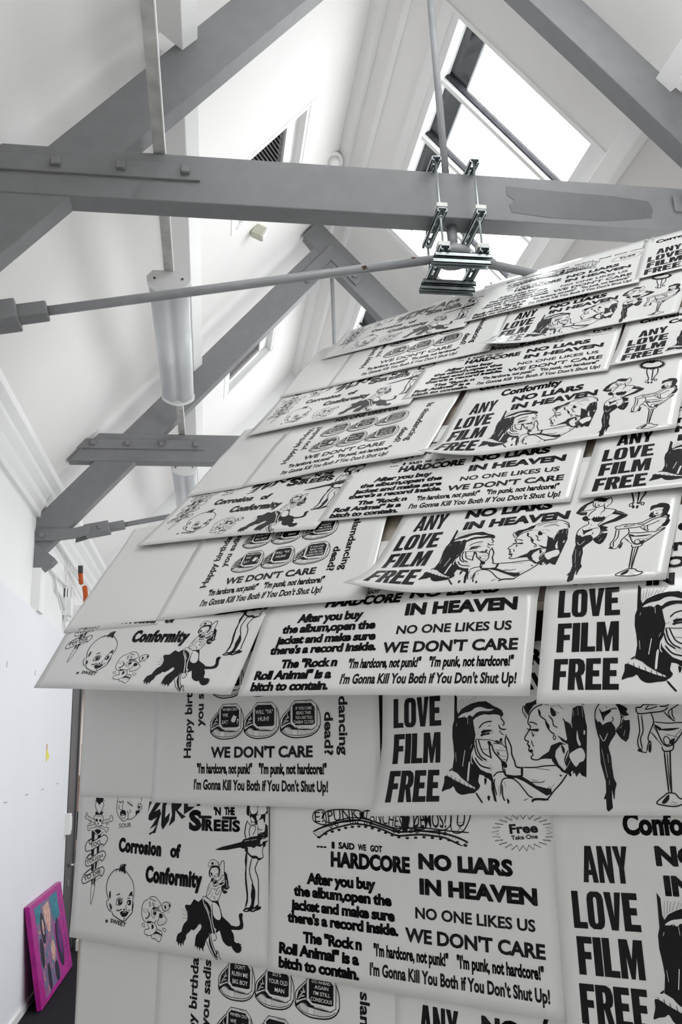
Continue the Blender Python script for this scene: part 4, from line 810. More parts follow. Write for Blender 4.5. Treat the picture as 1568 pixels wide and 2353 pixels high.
# ---- design C: block slogan, two women, stockinged dancer, woman in a cocktail glass
def design_C():
    a = Art(); T = lambda s, x0, y0, x1, h, **k: text(a, s, (x0, y0), (x1, y0), h, **k)
    block(a, 'ANY', .060, .272, .092, .066, (1, .95, .95)); block(a, 'LOVE', .032, .19, .130, .066, (.85, 1, 1, .95)); block(a, 'FILM', .034, .110, .126, .066, (.9, .48, .9, 1.35)); block(a, 'FREE', .031, .028, .130, .067, (.92, 1.05, 1, 1))
    T('IN HEAVEN', .215, .254, .492, .034, bold=.064); T('NO LIARS', .205, .305, .44, .034, bold=.064); T('Conformity', .15, .358, .36, .040, bold=.05); T('Corrosion', .05, .425, .22, .040, bold=.05); T('of', .27, .425, .31, .040, bold=.05)
    p = Pen(a, '2c', 1010, 1600, 4.3556)
    # woman on the left
    p.f("165,-30 190,10 192,140 205,175 235,130 290,95 330,75 400,55 480,50 530,80 560,100 600,115 640,140 660,180 640,212 610,185 560,180 510,185 470,180 430,190 380,215 355,240 365,300 372,340 382,390 375,440 370,500 350,560 360,620 400,680 440,730 500,760 550,770 570,830 590,950 612,1055 585,1040 570,980 555,930 550,850 520,820 495,815 470,790 430,780 420,840 430,880 410,920 340,880 310,860 250,810 215,770 160,740 165,700 175,600 165,500 150,400 150,300 165,240")
    p.W("205,212 255,172 330,150 375,118 430,108 500,128 560,128 520,148 430,150 380,172 350,204 320,188 290,215 265,200 240,212"); p.z(6, "190,560 198,650", "300,215 305,280", "350,480 335,520", "195,270 188,300", "265,215 255,190"); p.z(12, "280,540 262,700"); p.z(15, "330,650 322,760 318,850"); p.z(7, "350,560 345,640 360,680")
    p.s(4, "205,150 215,30", "225,130 240,20", "245,110 260,30", "265,100 290,20", "290,90 320,25", "320,70 350,10", "350,60 385,0")
    p.F("90,795 130,800 180,830 240,860 320,900 400,930 390,960 330,970 260,980 210,950 180,900 150,920 110,930 70,945 88,860", "128,745 160,715 152,742", "400,850 430,870 440,900 410,940 385,900"); p.s(13, "400,960 440,1020 470,1062")
    for x, y in pts("120,790 160,800 200,825 245,840 290,870 330,885 370,900"): p.s(9, "%f,%f %f,%f" % (x, y+25, x-8, y-14))
    for x, y in pts("400,205 440,190 480,180 520,182 560,180 600,185"): p.s(5, "%f,%f %f,%f" % (x, y, x+14, y-45))
    p.s(9, "415,320 450,275 500,255 545,252"); p.F("440,350 480,335 540,335 535,350 480,365 445,375", "435,382 480,370 525,365 520,380 470,390 440,402", "610,280 640,320 692,325 660,340 620,322", "625,430 645,415 650,445 630,462", "575,450 600,440 630,465 600,467")
    p.s(6, "500,300 540,290", "470,325 455,345", "640,270 662,300", "620,340 640,370 668,386", "540,375 560,345"); p.s(9, "625,212 665,260 658,292"); p.s(5, "380,430 470,435 530,435 600,460 665,466", "385,385 410,372")
    p.s(10, "385,430 400,520 440,600 500,640"); p.s(9, "410,430 440,520 470,570 540,612"); p.F("503,455 530,448 542,488 520,492"); p.s(12, "520,480 532,560 546,622"); p.s(11, "545,480 570,550 620,610 650,650 668,740 700,800")
    p.s(6, "440,525 512,532", "580,535 690,545", "560,470 650,480 692,522", "610,590 692,602", "640,630 692,632"); p.s(4, "630,520 645,510", "650,518 665,508"); p.F("600,545 630,580 610,580")
    p.s(9, "690,380 680,450 700,540 710,600 695,660"); p.s(11, "692,400 740,500 750,580 780,650 795,700 850,715"); p.F("650,645 690,658 708,702 675,712")
    p.s(10, "370,480 388,560 410,600 460,645", "380,610 440,690 540,722"); p.s(3, "520,690 535,750", "535,685 548,750", "548,690 556,745", "470,640 520,660", "455,655 510,680")
    p.s(9, "680,720 700,790 760,812 850,792"); p.f("700,778 780,790 850,785 860,800 930,840 1000,890 1100,915 1150,920 1160,965 1110,990 1040,950 960,900 880,850 800,815 730,810"); p.F("845,712 865,712 866,792 846,792")
    p.s(9, "860,710 980,710 1080,695 1205,690"); p.s(7, "1000,720 1135,736", "900,715 1000,705"); p.s(11, "1310,770 1250,860 1180,940 1150,980 1100,1030 1000,1022 960,1050"); p.s(6, "1080,940 1140,895", "1110,950 1165,895", "920,855 1050,858 1085,840", "950,830 1010,845", "1100,960 1180,880")
    p.F("960,1028 1000,1012 1110,1018 1120,1036 1000,1036 965,1056", "520,990 545,1000 535,1042 518,1020", "710,1018 738,1040 725,1072", "880,1032 930,1015 890,1037")
    p.s(9, "570,800 610,760 680,752", "585,820 582,880 612,990", "650,980 650,870 680,820 760,820 820,860 880,930 930,990 970,1010"); p.s(11, "660,880 670,990 692,1042"); p.s(6, "620,890 642,1000", "680,850 700,910"); p.F("480,815 505,830 495,880 485,870")
    # woman on the right
    p.s(9, "1050,80 980,110 930,160 910,220 905,270 932,310 900,370 878,410 882,440 912,450 905,480 927,500 918,540 950,560 962,590 945,602 950,625 1000,635 1055,615")
    p.f("1010,632 1060,590 1120,550 1140,490 1190,470 1230,455 1260,470 1300,480 1240,482 1190,540 1182,600 1220,680 1280,740 1300,772 1250,750 1200,680 1150,625 1080,622"); p.s(9, "915,265 950,260 1000,286"); p.F("893,320 930,330 1012,325 1000,352 950,345 915,342", "903,475 930,500 918,512", "918,540 950,530 962,550 935,562")
    p.s(7, "945,350 958,400 968,378", "980,340 1010,355", "940,440 960,490 968,502"); p.o(6, "1165,390 1185,410 1175,435 1160,420"); p.f("860,110 885,70 935,60 975,40 1010,0 1060,-20 1050,50 960,90 920,150 908,195 870,140"); p.s(7, "855,90 850,150 890,222", "870,150 895,210")
    p.s(9, "1010,130 1030,200 1080,240 1100,300 1130,350 1175,382", "1110,190 1150,240 1160,290 1200,312", "1250,220 1290,280 1292,345"); p.F("1075,250 1120,290 1112,335 1090,300", "1130,110 1172,150 1184,190 1150,200 1128,160", "1005,125 1030,160 1025,200 1010,180"); p.s(6, "1190,75 1255,132", "1060,80 1112,92", "1170,150 1215,170", "1260,240 1310,300", "1330,250 1340,330", "1130,100 1180,90")
    p.f("1345,180 1350,120 1400,95 1450,100 1470,180 1480,250 1495,300 1498,810 1482,800 1455,790 1430,760 1400,805 1380,760 1340,802 1310,770 1275,762 1300,700 1290,640 1320,560 1310,480 1250,450 1195,385 1290,445 1300,430 1285,360 1262,240 1320,270 1350,320 1338,250")
    p.W("1398,340 1415,420 1437,480 1420,492 1395,430", "1345,560 1440,515 1482,580 1470,640 1430,660 1400,700 1370,680 1325,600", "1465,340 1479,350 1475,382 1464,380", "1345,760 1365,745 1360,790"); p.s(5, "1425,555 1468,620", "1445,640 1470,690", "1400,690 1420,720", "1380,560 1340,590"); p.z(5, "1360,140 1362,200", "1400,110 1405,190", "1440,110 1455,210", "1335,640 1300,720", "1310,560 1285,650", "1340,250 1345,310")
    p.s(10, "1150,630 1210,700 1290,752", "1310,540 1280,640 1318,722"); p.F("1240,480 1278,530 1268,575 1248,530", "1230,780 1260,790 1240,800"); p.s(8, "1050,-15 1130,-65 1240,-95 1340,-75 1420,-15 1462,90"); p.s(6, "1080,10 1180,-50 1300,-60", "1150,30 1260,0 1330,30", "1370,-30 1430,30 1445,95", "1200,-20 1290,-30")
    # dancer
    p = Pen(a, '4c', 1290, 1130, 5.6403)
    p.s(6, "430,150 425,200 450,225 480,230", "460,170 450,200 480,225 515,215 560,200 580,170", "570,180 565,240", "600,210 650,180 672,130 650,90", "570,235 620,215", "290,275 420,255 465,235"); p.F("430,140 450,110 520,95 600,105 655,92 600,130 580,150 480,140", "480,195 512,190 500,207"); p.s(8, "485,150 575,150"); p.s(5, "590,130 620,170")
    p.f("205,300 260,230 330,180 420,140 440,150 350,200 300,270 260,285 350,290 350,310 340,330 270,332 215,312", "665,315 715,265 800,285 880,330 850,355 740,410 600,450 550,470 520,500 510,470 560,440 700,380 780,330 720,320"); p.z(6, "260,300 330,300"); p.z(5, "720,285 850,322")
    p.s(7, "465,250 400,300 360,350", "570,200 575,260 540,290", "575,240 690,250 730,265", "360,410 372,450 300,490 240,540 212,620 210,720", "590,370 540,420 495,460 520,500 530,550 500,610 440,650", "660,320 590,365"); p.F("285,370 340,340 372,380 400,380 360,407 310,407"); p.f("405,390 440,350 455,368 470,350 485,366 500,342 515,362 530,350 545,364 560,342 590,365 560,402 500,422 440,422"); p.s(6, "520,330 540,280", "400,290 440,270", "400,450 410,480", "400,520 480,505 492,512")
    p.F("510,480 570,480 622,500 600,520 622,540 560,552 530,530", "290,515 320,540 400,520 422,530 340,570 310,602 300,560", "375,500 385,500 382,510")
    p.f("210,610 225,590 245,612 265,605 290,630 340,610 400,598 432,640 420,682 340,740 300,780 306,850 290,920 282,1000 300,1040 262,1090 236,1152 225,1157 230,1085 205,1150 190,1222 130,1252 110,1240 130,1162 102,1162 150,1110 175,1030 165,900 190,800 210,740", "420,660 470,640 530,590 540,570 560,580 620,575 600,640 560,705 520,732 470,712"); p.z(5, "230,700 262,740 330,682", "272,830 260,892", "215,800 208,1000", "222,1020 212,1052", "490,640 515,620", "510,690 540,650"); p.s(6, "410,600 430,580 420,565", "530,570 545,555 560,565")
    # woman in the glass
    p.F("1165,270 1180,210 1250,190 1290,170 1360,170 1410,190 1420,240 1390,310 1422,330 1410,380 1427,400 1385,470 1320,482 1330,450 1390,390 1380,340 1350,340 1300,352 1330,300 1320,260 1340,230 1250,230 1200,250", "1150,340 1190,290 1210,340 1240,330 1230,362 1170,362", "1235,310 1272,305 1255,320"); p.s(6, "1205,280 1210,320 1240,340 1300,325 1330,290", "1230,270 1262,265", "1280,255 1312,265", "1250,285 1262,295", "880,460 830,490 900,480 980,460")
    p.s(8, "1240,350 1150,385 1060,430 950,450 820,460 780,480 730,485 720,510 750,525 880,510 1030,490 1100,460", "1390,360 1350,355 1280,360 1180,400 1090,450 1000,460"); p.s(7, "1390,360 1350,450 1290,500 1250,540", "1290,400 1210,440 1110,480 1090,510 1130,552", "1040,495 1090,530 1150,552", "1140,470 1130,510 1150,540", "1290,505 1370,500")
    p.s(8, "730,525 710,640 660,720 662,782", "770,530 750,640 700,700 697,772", "885,510 895,570 830,640 790,690 800,722"); p.F("633,787 680,765 700,790 742,785 720,797", "765,782 780,740 802,732 787,787"); p.s(8, "745,782 770,740 800,710 812,722 790,782")
    p.s(9, "895,580 960,720 1080,710 1250,590 1370,500", "830,640 940,732"); p.s(7, "895,572 1060,570 1160,560 1250,550 1370,497", "880,600 950,700", "1110,660 1210,600", "1010,650 1150,660"); p.F("900,590 970,610 940,627", "930,622 1060,605 1190,595 1060,622", "1040,692 1110,670 1060,722", "850,640 900,690 880,680"); p.o(7, "970,690 1000,665 1040,680 1030,715 985,722")
    p.s(11, "950,770 930,900 907,1072"); p.s(7, "985,770 950,930 937,1062"); p.f("1008,770 1030,762 990,900 950,1062 930,1067 960,940"); p.s(9, "930,740 950,770 1050,755 1080,710"); p.o(9, "735,1150 850,1090 900,1070 980,1070 1020,1100 1085,1110 1050,1140 950,1165 800,1165"); p.F("800,1142 900,1080 890,1120 830,1152"); p.s(5, "920,1130 980,1140", "900,1150 1000,1150")
    # pair of legs under the spiky frill
    p.s(11, "930,-60 925,20 945,110 950,162", "1030,-60 1020,30 1000,162", "1110,-60 1100,40 1050,110 1030,162"); p.o(8, "895,190 920,175 940,200 905,217", "1050,160 1085,165 1075,195 1050,192"); p.F("935,205 962,205 955,238 930,238", "985,205 1017,205 1000,238 980,238", "930,160 955,160 955,175 935,175", "990,160 1035,160 1030,178 990,178")
    sp = []
    for i in range(44):
        an = 2*math.pi*i/44; r = (1.0 if i % 2 == 0 else .80)
        sp.append((1020+230*r*math.cos(an), -120+95*r*math.sin(an)))
    a.poly(p.T(sp)); p.W("860,-120 930,-165 1020,-150 1110,-175 1180,-130 1120,-85 1030,-75 930,-80"); p.s(8, "860,-110 960,-130 1040,-110 1170,-140", "1020,-150 1030,-80", "930,-165 960,-130"); 
    return a

NX, NY = 26, 18                                   # paper grid of a sheet
SHW, SHH = {'A': .715, 'B': .742, 'R': .744, 'C': .745}, .52
def prepare(design):
    """cut the flat drawing along the grid lines of the paper so that it can follow the sheet's curl"""
    a = {'A': design_A, 'B': design_B, 'R': design_R, 'C': design_C}[design]()
    bm = bmesh.new(); vs = [bm.verts.new((v[0], v[1], l*0.001)) for v, l in zip(a.V, a.L)]      # the printing layer travels in z
    for f, m in zip(a.F, a.M):
        if len(set(f)) < 3: continue
        try: bm.faces.new([vs[i] for i in f]).material_index = m
        except ValueError: pass
    W = SHW[design]
    cuts = [((W*i/NX, 0, 0), (1, 0, 0)) for i in range(1, NX)] + [((0, SHH*j/NY, 0), (0, 1, 0)) for j in range(1, NY)]
    bm.verts.ensure_lookup_table()
    # clip to the paper, then cut on the grid
    for co, no in (((0.002, 0, 0), (-1, 0, 0)), ((W-.002, 0, 0), (1, 0, 0)), ((0, .002, 0), (0, -1, 0)), ((0, SHH-.002, 0), (0, 1, 0))):
        bmesh.ops.bisect_plane(bm, geom=bm.verts[:]+bm.edges[:]+bm.faces[:], plane_co=co, plane_no=no, clear_outer=True, dist=1e-7)
    for co, no in cuts:
        bmesh.ops.bisect_plane(bm, geom=bm.verts[:]+bm.edges[:]+bm.faces[:], plane_co=co, plane_no=no, dist=1e-7)
    bm.verts.index_update(); bm.verts.ensure_lookup_table()
    V = np.array([v.co[:2] for v in bm.verts])
    L = np.array([round(v.co[2]*1000) for v in bm.verts])
    F = [[v.index for v in f.verts] for f in bm.faces]; M = [f.material_index for f in bm.faces]
    bm.free(); return V, L, F, M
ART = {d: prepare(d) for d in 'ABRC'}
# ------------------------------------------------------------------ the stand itself
UL, UR = -1.246, 1.02
hut = empty('display_stand', tuple(P0 + U*(-0.1) - N*0.8), 'hut-shaped plywood stand hidden under the overlapping posters', 'display stand')
def quadprism(mb, a, b, c, d, n, th):
    q = [np.array(p) for p in (a, b, c, d)]
    mb.hexa([tuple(p) for p in q] + [tuple(p + n*th) for p in q])
fw = MB(); z0, z1 = 0.0, 1.60
quadprism(fw, wall_pt(UL, z0, -.03), wall_pt(UR, z0, -.03), wall_pt(UR, z1, -.03), wall_pt(UL, z1, -.03), N, 0.025)
keep(fw.build('front_board', M_PLY), hut)
rb = MB(); TTOP = 2.63
ts = [0.56, 0.87, 1.6, TTOP]
for a, b in zip(ts, ts[1:]):
    lo, hi = [(-0.045, -0.015)]*2
    P = [roof_pt(UL+.03, a, -.045), roof_pt(UR, a, -.045), roof_pt(UR, b, -.045), roof_pt(UL+.09, b, -.045)]
    Q = [roof_pt(UL+.03, a, -.018), roof_pt(UR, a, -.018), roof_pt(UR, b, -.018), roof_pt(UL+.09, b, -.018)]
    rb.hexa([tuple(p) for p in P+Q])
keep(rb.build('roof_board', M_PLY), hut)
rr = float(np.interp(TTOP, ARC, ROOF[:, 0])) + 0.02; zr_ = float(np.interp(TTOP, ARC, ROOF[:, 1])) - 0.06
bk = MB(); A = P0 - N*rr
quadprism(bk, A+U*(UL+.09), A+U*UR, A+U*UR+np.array([0, 0, zr_-TILT*UR]), A+U*(UL+.09)+np.array([0, 0, zr_-TILT*UL-.02]), -N, 0.025)
keep(bk.build('back_board', M_PLY), hut)
for u, nm in ((UL+0.10, 'gable_board'), (UR-0.05, 'gable_board')):
    g = MB(); q = [(0.04, 0), (rr-.01, 0), (rr-.01, zr_-.03-TILT*u)] + [(float(np.interp(t, ARC, ROOF[:, 0]))+.045, float(np.interp(t, ARC, ROOF[:, 1]))-.04-TILT*u) for t in (2.5, 1.6, .87, .56)] + [(0.04, 1.66)]
    A_ = [g.bm.verts.new(tuple(P0 - N*r + U*u + np.array([0, 0, z]))) for r, z in q]; B_ = [g.bm.verts.new(tuple(P0 - N*r + U*(u+.02) + np.array([0, 0, z]))) for r, z in q]
    n = len(q)
    for i in range(n): g.bm.faces.new((A_[i], A_[(i+1) % n], B_[(i+1) % n], B_[i]))
    g.bm.faces.new(A_[::-1]); g.bm.faces.new(B_)
    keep(g.build(nm, M_PLY), hut)

# ------------------------------------------------------------------ the posters, one object per sheet
WHAT = {'A': ('CORROSION OF CONFORMITY poster with black panther', 'drawings posters with the panther'),
        'B': ('AFTER YOU BUY THE ALBUM slogan poster', 'slogan posters with the album text'),
        'R': ('signet ring poster', 'signet ring posters'),
        'C': ('ANY LOVE FILM FREE poster', 'any love film free posters'),
        'N': ('blank white sheet', 'blank sheets at the left edge')}
WHERE = {'0': 'in the lowest, cut-off row of the wall', '1': 'in the lowest whole row of the wall', '2': 'hanging flat right under the eave', '3': 'in the jutting eave row',
         '4': 'in the first row above the eave row', '5': 'in the second row above the eave row', '6': 'in the third row above the eave row', '7': 'in the third row from the ridge', '8': 'in the second row from the ridge', '9': 'in the top row along the ridge'}
def build_sheet(key):
    d, surf, (o, e1, e2), curls = PLACE[key]
    W = SHW.get(d) or BLANKW[key]; H = SHH
    ya, yb = {'9a': (.345, .505), '9b': (.47, .52), '9c': (.52, .52)}.get(key, (H, H)); ytop = lambda x: ya + (yb-ya)*np.clip(x/W, 0, 1)    # the top row is trimmed along the ridge
    if key[0] == '2': H = 0.355 if d == 'C' else 0.39
    if d == 'N': H = min(H, 0.50)
    if key[0] != '9': ya = yb = H
    rnd = random.Random(key); wob = rnd.uniform(-.004, .004); lift0 = 0.011 + rnd.uniform(-.002, .003); bow = rnd.uniform(.0, .006)
    fn = wall_pt if surf == 'w' else roof_pt
    def off(x, y):
        v = .004 + lift0*np.clip(1 - y/.33, 0, 1)**1.6 + bow*np.sin(np.pi*np.clip(x/W, 0, 1))*np.clip(1-y/.4, 0, 1) + wob*(x/W-.5)*np.clip(1-y/.3, 0, 1)
        if d == 'N': v = np.full_like(v, .003) if surf == 'w' else .004 + .0045*np.clip((.36-y)/.08, 0, 1)
        if d == 'R' and surf == 'r': lf = .004 + .005*np.clip((.36-y)/.08, 0, 1); v = lf + np.clip(v-lf, 0, 1)*np.clip((x-.1)/.3, 0, 1)
        for cx, cy, am, rx, ry in curls:
            v = v + am*np.clip(1-np.abs(x-cx*W)/rx, 0, 1)**1.5*np.clip(1-np.abs(y-cy*H)/ry, 0, 1)**1.7
        if d == 'N' and surf == 'w': v = v + .003*np.clip(1 - y/.3, 0, 1)
        return v
    def place(x, y, extra):
        u = o[0] + x*e1[0] + y*e2[0]; t = o[1] + x*e1[1] + y*e2[1]
        return fn(u, t, off(x, y) + extra)
    gx, gy = np.meshgrid(np.linspace(0, W, NX+1), np.linspace(0, H, NY+1) if H != SHH else np.linspace(0, SHH, NY+1))
    gx, gy = gx.ravel(), gy.ravel(); gy = gy/H*ytop(gx) if key[0] == '9' else gy; top = place(gx, gy, 0.0); bot = place(gx, gy, -0.0009)
    V = np.concatenate([top, bot]); m = len(top); F, MI = [], []
    idx = lambda i, j: j*(NX+1)+i
    for j in range(NY):
        for i in range(NX):
            F.append((idx(i,j), idx(i+1,j), idx(i+1,j+1), idx(i,j+1))); F.append((m+idx(i,j+1), m+idx(i+1,j+1), m+idx(i+1,j), m+idx(i,j)))
    for i in range(NX):
        F.append((idx(i+1,0), idx(i,0), m+idx(i,0), m+idx(i+1,0))); F.append((idx(i,NY), idx(i+1,NY), m+idx(i+1,NY), m+idx(i,NY)))
    for j in range(NY):
        F.append((idx(0,j), idx(0,j+1), m+idx(0,j+1), m+idx(0,j))); F.append((idx(NX,j+1), idx(NX,j), m+idx(NX,j), m+idx(NX,j+1)))
    MI = [0]*len(F); SM = [True]*(2*NX*NY) + [False]*(len(F)-2*NX*NY)
    if d in ART:
        v2, L, f2, m2 = ART[d]; k = len(V)
        ok = v2[:, 1] <= ytop(v2[:, 0]) - .001
        V = np.concatenate([V, place(v2[:, 0], v2[:, 1], 0.0005 + 0.0004*L)])
        for f, mm in zip(f2, m2):
            if all(ok[i] for i in f): F.append(tuple(i+k for i in f)); MI.append(mm); SM.append(True)
    base = place(np.array([W/2]), np.array([0.0]), 0.0)[0]
    me = bpy.data.meshes.new('poster'); me.from_pydata([tuple(q) for q in (V-base)], [], F); me.materials.append(M_PAPER); me.materials.append(M_INK)
    me.polygons.foreach_set('material_index', MI); me.polygons.foreach_set('use_smooth', SM); me.update()
    ob = bpy.data.objects.new('blank_sheet' if d == 'N' else 'poster', me); COL.objects.link(ob); ob.location = base
    w, g = WHAT[d]
    ob['label'] = w + ' ' + WHERE[key[0]]; ob['category'] = 'paper sheet' if d == 'N' else 'poster'; ob['group'] = g
    return ob
for key in sorted(PLACE): build_sheet(key)

# small round pins along the ridge
for i, (x, y, lab) in enumerate(((1131, 656, 'small dull pin at the ridge between the panther and slogan posters'), (1488, 559, 'left one of two small pins at the right end of the ridge'), (1503, 555, 'right one of two small pins at the right end of the ridge'), (833, 744, 'small dull pin at the left end of the ridge'))):
    q = hit_roof(x, y); p = roof_pt(q[0], q[1], .008); p2 = roof_pt(q[0], q[1], .016)
    tag(MB().tube([tuple(p), tuple(p2)], [0.0055, 0.004], 10).build('drawing_pin', M_ZINCW), lab, 'pin', 'pins along the ridge')

# ------------------------------------------------------------------ painted canvas leaning on the panel
def canvas_material():
    m = bpy.data.materials.new('abstract_paint'); m.use_nodes = True; nt = m.node_tree; b = nt.nodes['Principled BSDF']; b.inputs['Roughness'].default_value = 0.5
    tc = nt.nodes.new('ShaderNodeTexCoord'); mp = nt.nodes.new('ShaderNodeMapping'); mp.inputs['Scale'].default_value = (1, 13, 11)
    nt.links.new(tc.outputs['Object'], mp.inputs['Vector'])
    n1 = nt.nodes.new('ShaderNodeTexNoise'); n1.inputs['Scale'].default_value = 1.1; n1.inputs['Detail'].default_value = 7; n1.inputs['Roughness'].default_value = .7; n1.inputs['Distortion'].default_value = 1.5
    nt.links.new(mp.outputs[0], n1.inputs['Vector'])
    r = nt.nodes.new('ShaderNodeValToRGB'); e = r.color_ramp.elements
    e[0].position, e[0].color = .30, (.02, .02, .05, 1); e[1].position, e[1].color = .72, (.75, .55, .35, 1)
    for p, c in ((.38, (.03, .16, .24, 1)), (.45, (.02, .25, .30, 1)), (.50, (.35, .03, .22, 1)), (.55, (.12, .05, .22, 1)), (.60, (.60, .22, .25, 1)), (.65, (.55, .50, .10, 1))):
        q = e.new(p); q.color = c
    nt.links.new(n1.outputs['Fac'], r.inputs['Fac']); nt.links.new(r.outputs['Color'], b.inputs['Base Color']); return m
M_ABS = canvas_material()
M_MAG = material('magenta_paint', (0.40, 0.012, 0.24), 0.45, 0.4, noise=0.25, scale=14)
M_VIO = material('violet_paint', (0.12, 0.02, 0.17), 0.5, 0.4, noise=0.3, scale=20)
M_NAVY = material('blue_black_paint', (0.012, 0.010, 0.03), 0.5, 0.4, noise=0.3, scale=20)
M_TEAL = material('teal_paint', (0.02, 0.20, 0.27), 0.5, 0.4, noise=0.5, scale=30)
M_CREAM = material('cream_pink_paint', (0.62, 0.36, 0.30), 0.5, 0.4, noise=0.45, scale=26)
pa = empty('canvas_painting', (-1.08, 7.2, 0.0), 'magenta abstract canvas leaning against the white panel on the dark floor', 'painting')
TLc, TRc, BLc, BRc = np.array([-1.207, 6.50, .672]), np.array([-1.207, 7.80, .665]), np.array([-1.118, 6.66, .004]), np.array([-1.108, 7.96, .004])
nrm = np.cross(TRc-TLc, BLc-TLc); nrm /= np.linalg.norm(nrm)
if nrm[0] < 0: nrm = -nrm
def cpt(s, t, o): return tuple((TLc*(1-s)+TRc*s)*(1-t) + (BLc*(1-s)+BRc*s)*t + nrm*o)
def crect(mb, s0, s1, t0, t1, o0, o1): mb.hexa([cpt(s0,t1,o0), cpt(s1,t1,o0), cpt(s1,t0,o0), cpt(s0,t0,o0), cpt(s0,t1,o1), cpt(s1,t1,o1), cpt(s1,t0,o1), cpt(s0,t0,o1)])
mb = MB(); crect(mb, 0, 1, 0, 1, 0, .034); keep(mb.build('stretched_canvas', M_MAG, bevel=.003), pa)
def cpatch(name, poly, mat, o=.0348):
    mb = MB(); A = [mb.bm.verts.new(cpt(s, t, o-.002)) for s, t in poly]; B = [mb.bm.verts.new(cpt(s, t, o)) for s, t in poly]; n = len(poly)
    for i in range(n): mb.bm.faces.new((A[i], A[(i+1) % n], B[(i+1) % n], B[i]))
    mb.bm.faces.new(A[::-1]); mb.bm.faces.new(B); return keep(mb.build(name, mat), pa)
cpatch('painted_area', [(.10, .05), (.74, .06), (.75, .36), (.58, .38), (.57, .62), (.60, .93), (.14, .95), (.11, .5)], M_ABS)
cpatch('painted_area', [(.11, .06), (.27, .05), (.27, .20), (.12, .23)], M_TEAL, .0352)
cpatch('painted_area', [(.58, .06), (.80, .06), (.80, .34), (.62, .35), (.58, .2)], M_TEAL, .0352)
cpatch('painted_area', [(.33, .10), (.50, .09), (.53, .22), (.47, .40), (.40, .38), (.34, .22)], M_CREAM, .0353)
cpatch('painted_area', [(.42, .52), (.52, .50), (.55, .62), (.48, .74), (.42, .66)], M_CREAM, .0353)
def ell(cx, cy, rx, ry, k=0): return [(cx+rx*math.cos(2*math.pi*i/28)+k*ry*math.sin(2*math.pi*i/28), cy+ry*math.sin(2*math.pi*i/28)) for i in range(28)]
cpatch('painted_shape', ell(.70, .60, .085, .27, .06), M_NAVY, .0354); cpatch('painted_shape', ell(.715, .56, .055, .19, .05), M_VIO, .0357)
cpatch('painted_shape', ell(.27, .30, .06, .16, .05), M_NAVY, .0354); cpatch('painted_shape', ell(.275, .29, .025, .08, .04), M_CREAM, .0357)
cpatch('painted_shape', ell(.18, .52, .05, .15, .0), M_NAVY, .0354); cpatch('painted_shape', ell(.30, .80, .045, .14, .05), M_NAVY, .0354); cpatch('painted_shape', ell(.52, .84, .06, .11, .1), M_NAVY, .0356)
mb = MB()
for i in range(24):
    t = .05+.038*i; crect(mb, .86+.02*math.sin(i*2.1), .93+.03*math.sin(i*1.3+1), t, t+.008, .0343, .0352)
keep(mb.build('brush_marks', M_VIO), pa)

# ------------------------------------------------------------------ small fittings on the left wall and the roof
P = lambda x, y, X=XL+.02: None
tag(MB().box(XP-.001, XP+.003, 7.03, 7.055, 1.69, 1.735, 0).box(XP-.001, XP+.0035, 7.033, 7.05, 1.605, 1.692, 1).hexa([(XP+.003,7.048,1.63),(XP+.012,7.085,1.625),(XP+.014,7.09,1.64),(XP+.005,7.055,1.65),(XP+.003,7.04,1.685),(XP+.005,7.05,1.68),(XP+.007,7.052,1.69),(XP+.005,7.042,1.69)], 1).build('paper_tag', [M_TAN, M_YELLOW]),
    'tan and yellow paper tag taped to the white panel', 'tag')
M_STAPLE = material('staple_steel', (.25, .25, .26), .5, .5)
for (y, z, l) in ((5.69, 1.374, 'staple nearest the photograph edge in the row on the white panel'), (6.33, 1.393, 'second staple along the row on the white panel'), (6.913, 1.408, 'staple under the yellow tag on the white panel'), (7.577, 1.429, 'farthest staple of the row, near the dark door')):
    tag(MB().box(XP-.001, XP+.003, y, y+.05, z, z+.005).box(XP-.001, XP+.0035, y+.06, y+.085, z+.001, z+.006).build('staple', M_STAPLE), l, 'staple', 'staples in the white panel')
for (y, z, l) in ((5.517, 2.199, 'bent wire hook high on the white panel near the left edge'), (6.406, 2.227, 'bent wire hook high on the white panel beside the poster corner')):
    tag(MB().tube([(XP, y+.045, z+.004), (XP+.003, y+.005, z), (XP+.003, y, z-.035)], .0014, 6).build('wire_hook', M_STAPLE), l, 'hook', 'wire hooks on the white panel')
tag(MB().box(XP-.01, XP+.045, 8.09, 8.19, 1.0, 1.17).box(XP+.045, XP+.052, 8.11, 8.17, 1.03, 1.14).build('switch_box', M_TRIM, bevel=.006), 'white switch box at the end of the panel beside the dark door', 'switch')
def pipe(points, r, label, mat=M_TRIM, name='conduit', cat='conduit', group='white conduits on the left wall'):
    return tag(MB().tube(points, r, 10).build(name, mat), label, cat, group)
X0 = XL + .022
pipe([(X0,6.46,3.10),(X0,6.8,3.07),(X0,7.10,3.055),(X0,7.20,2.95),(X0,7.36,2.955),(X0,7.62,2.86)], .012, 'bent white conduit dropping from the corbel towards the junction box')
pipe([(X0,7.12,3.06),(X0,7.4,3.07),(X0,7.75,3.08)], .010, 'short level white conduit running to the orange cable')
pipe([(X0,7.66,3.34),(X0,7.70,2.66)], .008, 'thin vertical conduit above the white box')
pipe([(X0+.02,7.86,3.10),(X0+.02,7.88,2.5)], .014, 'thicker vertical conduit just beside the poster edge')
pipe([(X0+.03,6.46,3.32),(X0+.03,7.3,3.30),(X0+.03,8.2,3.27),(X0+.04,9.3,3.26)], .010, 'upper white conduit running along under the cornice')
pipe([(X0+.05,7.7,3.22),(X0+.05,8.2,3.19),(X0+.06,9.0,3.12),(X0+.06,9.5,3.0)], .010, 'lower white conduit sagging towards the far wall')
